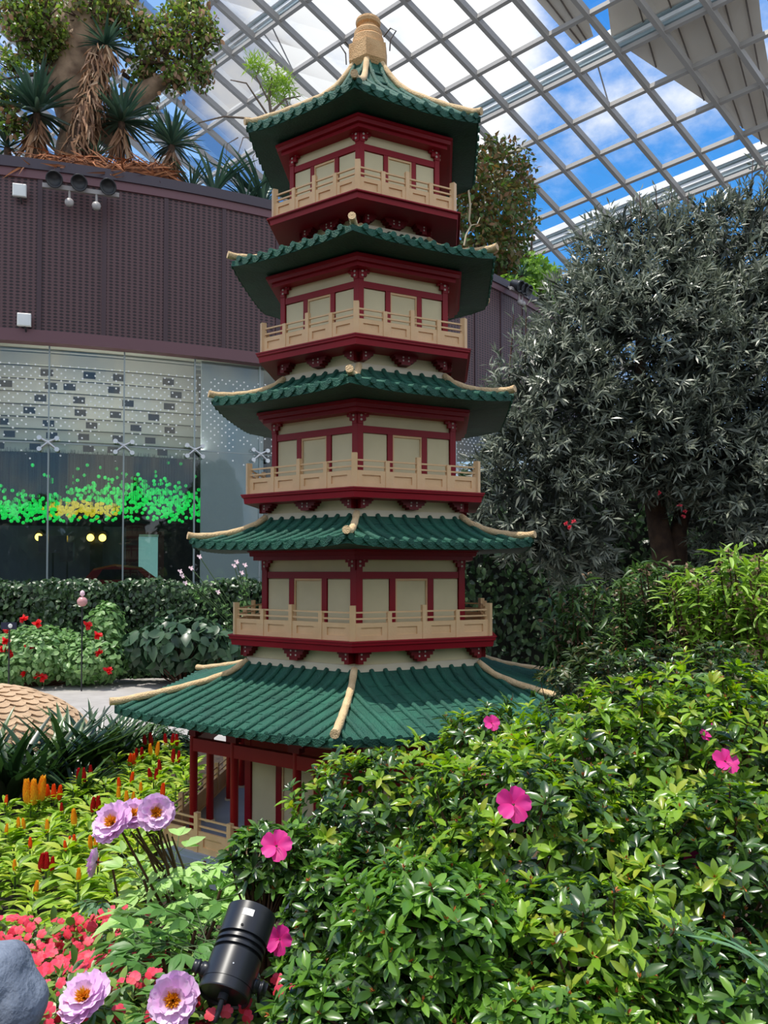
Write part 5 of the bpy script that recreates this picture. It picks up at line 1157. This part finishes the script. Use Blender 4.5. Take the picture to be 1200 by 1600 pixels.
e = clump(0, 0, 130, 0, 9, 'few broad grey-green blades at the right edge near the bottom', leafmat('agave_leaf', [srgb(96, 140, 96), srgb(120, 160, 110)], .4, .2), .8, 1.6, 'strap_leaf_clump', None, at(1215, 1530, 1.6))

# ---- rock, spotlight
def rock():
    c = at(-24, 1618, 1.5); g = ground_z(c.x, c.y); m = MB(); nu, nv = 48, 28; V = []; rr = random.Random(5); ph = [rr.uniform(0, 6) for _ in range(9)]
    for j in range(nv + 1):
        b = -math.pi / 2 + math.pi * j / nv
        for i in range(nu):
            a = 2 * math.pi * i / nu; d = Vector((math.cos(b) * math.cos(a), math.cos(b) * math.sin(a), math.sin(b))); k = 1 + .08 * math.sin(3 * d.x + 4 * d.z + ph[0]) + .05 * math.sin(7 * d.z - 5 * d.x + ph[1]) - .10 * max(0, math.sin(4 * d.x + 6 * d.z + ph[2])) ** 6
            V.append(Vector((d.x * .10 * k, d.y * .11 * k, d.z * .142 * k)))
    m.add(V, [(j * nu + i, j * nu + (i + 1) % nu, (j + 1) * nu + (i + 1) % nu, (j + 1) * nu + i) for j in range(nv) for i in range(nu)], 0, True)
    o = m.build('rock', mat('blue_rock', srgb(140, 150, 166), .6, srgb(96, 106, 122), 9, .8, 22), None, Vector((c.x, c.y, c.z + .02))); tag(o, 'smooth blue-grey rock cut off by the lower left corner', 'rock')
rock()
def spotlight():
    blk = mat('spot_black', srgb(34, 36, 42), .34); Y = 1.95; c = at(372, 1490, Y)
    vd = (c - Vector((0, 0, EYE))).normalized(); rt = vd.cross(Vector((0, 0, 1))).normalized(); iu = rt.cross(vd).normalized()
    ax = (vd * .40 + (rt * .36 + iu * .93).normalized() * .917).normalized(); ln = .205; M = ax.to_track_quat('Z', 'Y').to_matrix().to_4x4(); r = .062
    foot = at(372, 1605, Y); e = empty('spotlight', 'black cylindrical garden spotlight on a bracket among the plants', 'spotlight', Vector((foot.x, foot.y, ground_z(foot.x, foot.y)))); T = Matrix.Translation(c - e.location) @ M
    h = ln / 2; g = []
    for zc in (-.006, .010, .026): g += [(r, zc - .0045), (r - .007, zc - .004), (r - .007, zc + .003), (r, zc + .0045)]
    b = MB(); b.lathe([(0, -h + .006), (r * .9, -h + .006), (r * .94, -h), (r * .985, -h), (r, -h + .003), (r, -h + .022), (r - .0012, -h + .0225), (r - .0012, -h + .0245), (r, -h + .025)] + g + [(r, h - .02), (r + .001, h), (r - .005, h + .002), (r - .007, h - .018), (0, h - .02)], 64, 0, T, sharp=True); body = b.build('body', blk, e)
    v = (Vector((0, 0, EYE)) - c).normalized(); side = ax.cross(v).normalized(); fr = side.cross(ax).normalized()
    if fr.dot(v) < 0: fr = -fr
    def surf(ang, z, out=0): n = fr * math.cos(ang) + side * math.sin(ang); return c - e.location + ax * z + n * (r + out), n
    for k, (a, z) in enumerate(((-.15, h - .028),)):
        p, n = surf(a, z); m = MB(); V = []
        for i in range(5):
            q = a - .22 + .44 * i / 4
            for zz_ in (z - .0085, z + .0085): V.append(surf(q, zz_, .0008)[0])
        m.add(V, [(2 * i, 2 * i + 2, 2 * i + 3, 2 * i + 1) for i in range(4)]); lb = m.build('sticker', mat('sticker_white', srgb(236, 236, 232), .5), body); lb['label'] = 'small white sticker'
        m = MB()
        for i, (u0, u1, z0) in enumerate(((-.12, -.07, .001), (-.05, .03, -.002), (.05, .11, .0))): m.add([surf(a + u0, z + z0 - .001, .0012)[0], surf(a + u1, z + z0 - .001, .0012)[0], surf(a + u1, z + z0 + .0006, .0012)[0], surf(a + u0, z + z0 + .0006, .0012)[0]], [(0, 1, 2, 3)])
        m.build('faint_print', mat('print_grey', srgb(190, 190, 188), .6), lb)
    for a, z, rr in ((-.22, h - .062, .0035), (-.05, -h + .052, .0018)):
        p, n = surf(a, z); m = MB(); m.tube([p - n * .001, p + n * .0012], rr, 12, 0, True, False); m.build('screw_hole', mat('hole_black' if rr > .003 else 'stainless', srgb(3, 3, 4), .8), body)
    # knobs on both sides, yoke and base plate
    kz = -h + .045
    for s in (1, -1):
        p = c - e.location + ax * kz + side * s * (r); q = side * s; m = MB(); m.tube([p - q * .004, p + q * .008, p + q * .009, p + q * .014, p + q * .015, p + q * .020, p + q * .021, p + q * .03], [.017, .017, .014, .014, .018, .018, .015, .015], 20); kn = m.build('knob', blk, e)
        m = MB(); low = at(372 + (34 if s * side.x > 0 else -34), 1592, Y) - e.location; m.bar(p + q * .012, low, .024, .006, q); m.build('yoke_arm', blk, e)
    pl = at(385, 1594, Y) - e.location; m = MB(); m.box(pl + Vector((0, .0, -.008)), (.15, .10, .010)); bp_ = m.build('base_plate', mat('plate_dark', srgb(58, 58, 60), .5), e)
    m = MB(); m.lathe([(.020, 0), (.020, .004), (.011, .005), (.011, .012), (0, .013)], 18, 0, Matrix.Translation(pl + Vector((-.002, -.02, -.003)))); m.build('bolt', mat('plate_dark', None), bp_)
    m = MB(); m.tube([pl + Vector((0, 0, -.012)), Vector((pl.x, pl.y, -.02))], .014, 8); m.build('spike', blk, e)
    b0 = c - e.location - ax * (h - .008); m = MB(); m.tube([b0 + ax * .004, b0 - ax * .016], .012, 12); m.tube([b0 - ax * .014, b0 - ax * .03 + Vector((0, -.004, -.004)), b0 + Vector((-.02, -.02, -.06)), b0 + Vector((-.05, -.01, -.10)), b0 + Vector((-.07, 0, -.16))], .0062, 10); m.build('cable', mat('cable_grey', srgb(58, 62, 70), .5), e)
spotlight()
